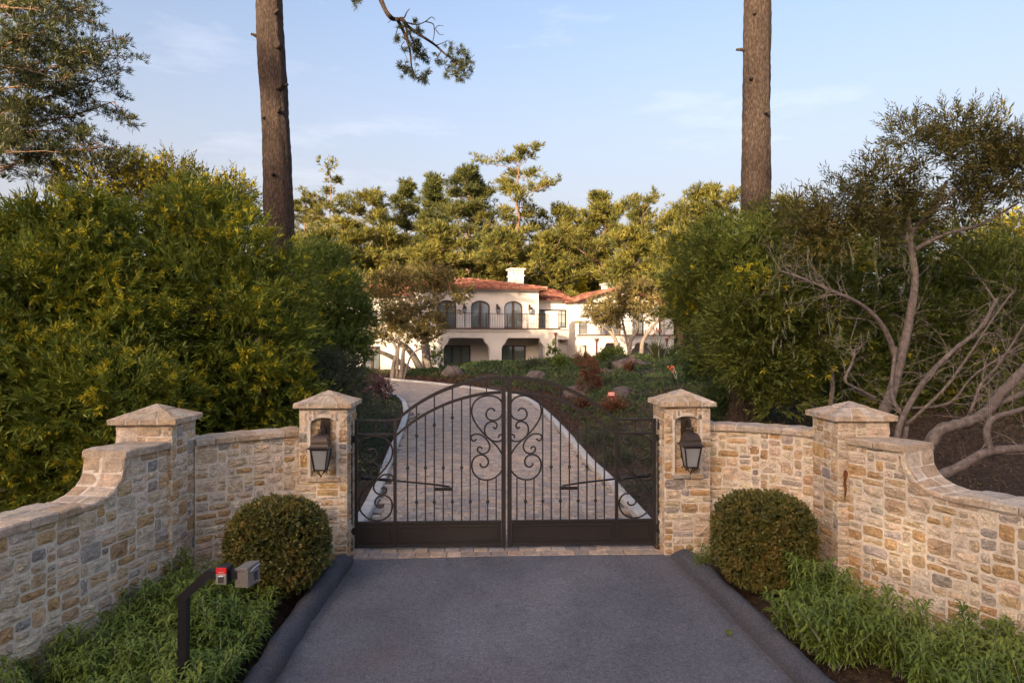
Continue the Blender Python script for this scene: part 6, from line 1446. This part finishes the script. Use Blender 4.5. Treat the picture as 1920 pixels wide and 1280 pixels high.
def wall_x_right(y): return np.interp(y, [5.9, 6.8, 7.45, 8.05, 8.62], [5.6, 5.14, 4.8, 4.5, 4.22])
for y in np.arange(4.9, 8.35, .235):
    xa, xb = wall_x_left(y)+.28, ax_l(y)-.46; n = max(1, int((xb-xa)/.235))
    for i in range(n+1):
        x = xa+(xb-xa)*i/max(n, 1)+gs.normal()*.05; yy_ = y+gs.normal()*.05
        if math.hypot(x+2.86, yy_-8.35) < .62 or (y < 6.6 and x < -4.0 and gs.random() < .55): continue
        sage(x, yy_, gs.uniform(.78, 1.12), int(gs.integers(1e6)), ('leafy sage plant in the row along the left kerb' if i == n else 'leafy sage plant in the row close against the left wall' if i == 0 else 'leafy sage plant in the thick of the left bed'), 'sage plants in the left bed')
for y in np.arange(5.6, 8.25, .235):
    xa, xb = ax_r(y)+.50, wall_x_right(y)-.30; n = max(1, int((xb-xa)/.24))
    for i in range(n+1):
        x = xa+(xb-xa)*i/max(n, 1)+gs.normal()*.05; yy_ = y+gs.normal()*.05; t = i/max(n, 1)
        if math.hypot(x-3.17, yy_-8.62) < .66: continue
        if (t > .72 and 7.2 < y < 8.2) or (t > .55 and 6.9 < y < 7.35) or (y < 6.9 and t < .22) or gs.random() < .06: continue
        sage(x, yy_, gs.uniform(.9, 1.25), int(gs.integers(1e6)), ('leafy sage plant in the row along the right kerb' if i == 0 else 'leafy sage plant in the row close against the right wall' if i == n else 'leafy sage plant in the thick of the right bed'), 'sage plants in the right bed')
sage(2.52, 9.05, .62, 5, 'lone young sage sprig at the foot of the right lantern pillar', None); sage(-2.48, 9.0, .8, 6, 'lone sage plant between the left ball bush and the gate pillar', None); sage(-2.55, 8.75, .7, 9, 'small sage tuft at the right foot of the left ball bush', None)
# mulch and fallen bits
g = np.random.default_rng(66)
def litter(name, n, fx, mat, L_, W_, seed, y0=4.5, y1=9.4):
    g = np.random.default_rng(seed); Y = g.uniform(y0, y1, n); X = fx(Y, g); Z = base_z(Y)+.012+np.where((X < ax_l(Y)-.3) | (X > ax_r(Y)+.3), .03, .012)
    a = g.uniform(0, 6.28, n); D = unit(np.stack([np.cos(a), np.sin(a), g.normal(size=n)*.15], 1)); V, F = leaves(np.stack([X, Y, Z], 1), D, L_*g.uniform(.5, 1.3, n), W_, g, .9); o = link(name, np_mesh(name, V, F), None, mat); tag(o, kind='stuff')
litter('mulch', 5200, lambda Y, g: np.where(g.random(len(Y)) < .5, ax_l(Y)-.34-g.random(len(Y))*1.6, ax_r(Y)+.36+g.random(len(Y))*2.0), M['litter'], .05, .014, 1)
litter('pine_litter', 1100, lambda Y, g: np.where(g.random(len(Y)) < .35, ax_l(Y)+.02+np.abs(g.normal(size=len(Y)))*.05, ax_r(Y)-.02-np.abs(g.normal(size=len(Y)))*.05), M['litter'], .045, .006, 2)
litter('pine_litter', 160, lambda Y, g: g.uniform(-2.2, 2.5, len(Y)), M['litter'], .04, .005, 3)
def fallen_leaf(px, py, Y, label, mat, ln):
    p = P(px, py, Y); p.z = float(base_z(Y))+.02; root_b = p; mb = MB(); r = random.Random(px); a = r.uniform(0, 3)
    d = Vector((math.cos(a), math.sin(a), .1)); s_ = Vector((-math.sin(a), math.cos(a), 0)); pts = []
    for t, w in ((0, .02), (.25, .2), (.5, .27), (.75, .2), (1, .01)): pts.append((t, w))
    vs = []
    for t, w in pts: c = p+d*ln*(t-.5)+Vector((0, 0, .012*math.sin(t*3.1))); vs += [c-s_*ln*w+Vector((0, 0, .008)), c, c+s_*ln*w+Vector((0, 0, .012))]
    mb.add(vs, [(i*3+k, i*3+k+1, i*3+4+k, i*3+3+k) for i in range(4) for k in (0, 1)]); tag(mb.build('fallen_leaf', mat), label, 'leaf')
fallen_leaf(1367, 1178, 7.62, 'single green leaf lying on the asphalt near the right kerb', M['green'], .14)
fallen_leaf(621, 1106, 8.55, 'dry tan leaf lying on the asphalt beside the left kerb', M['litter'], .09)
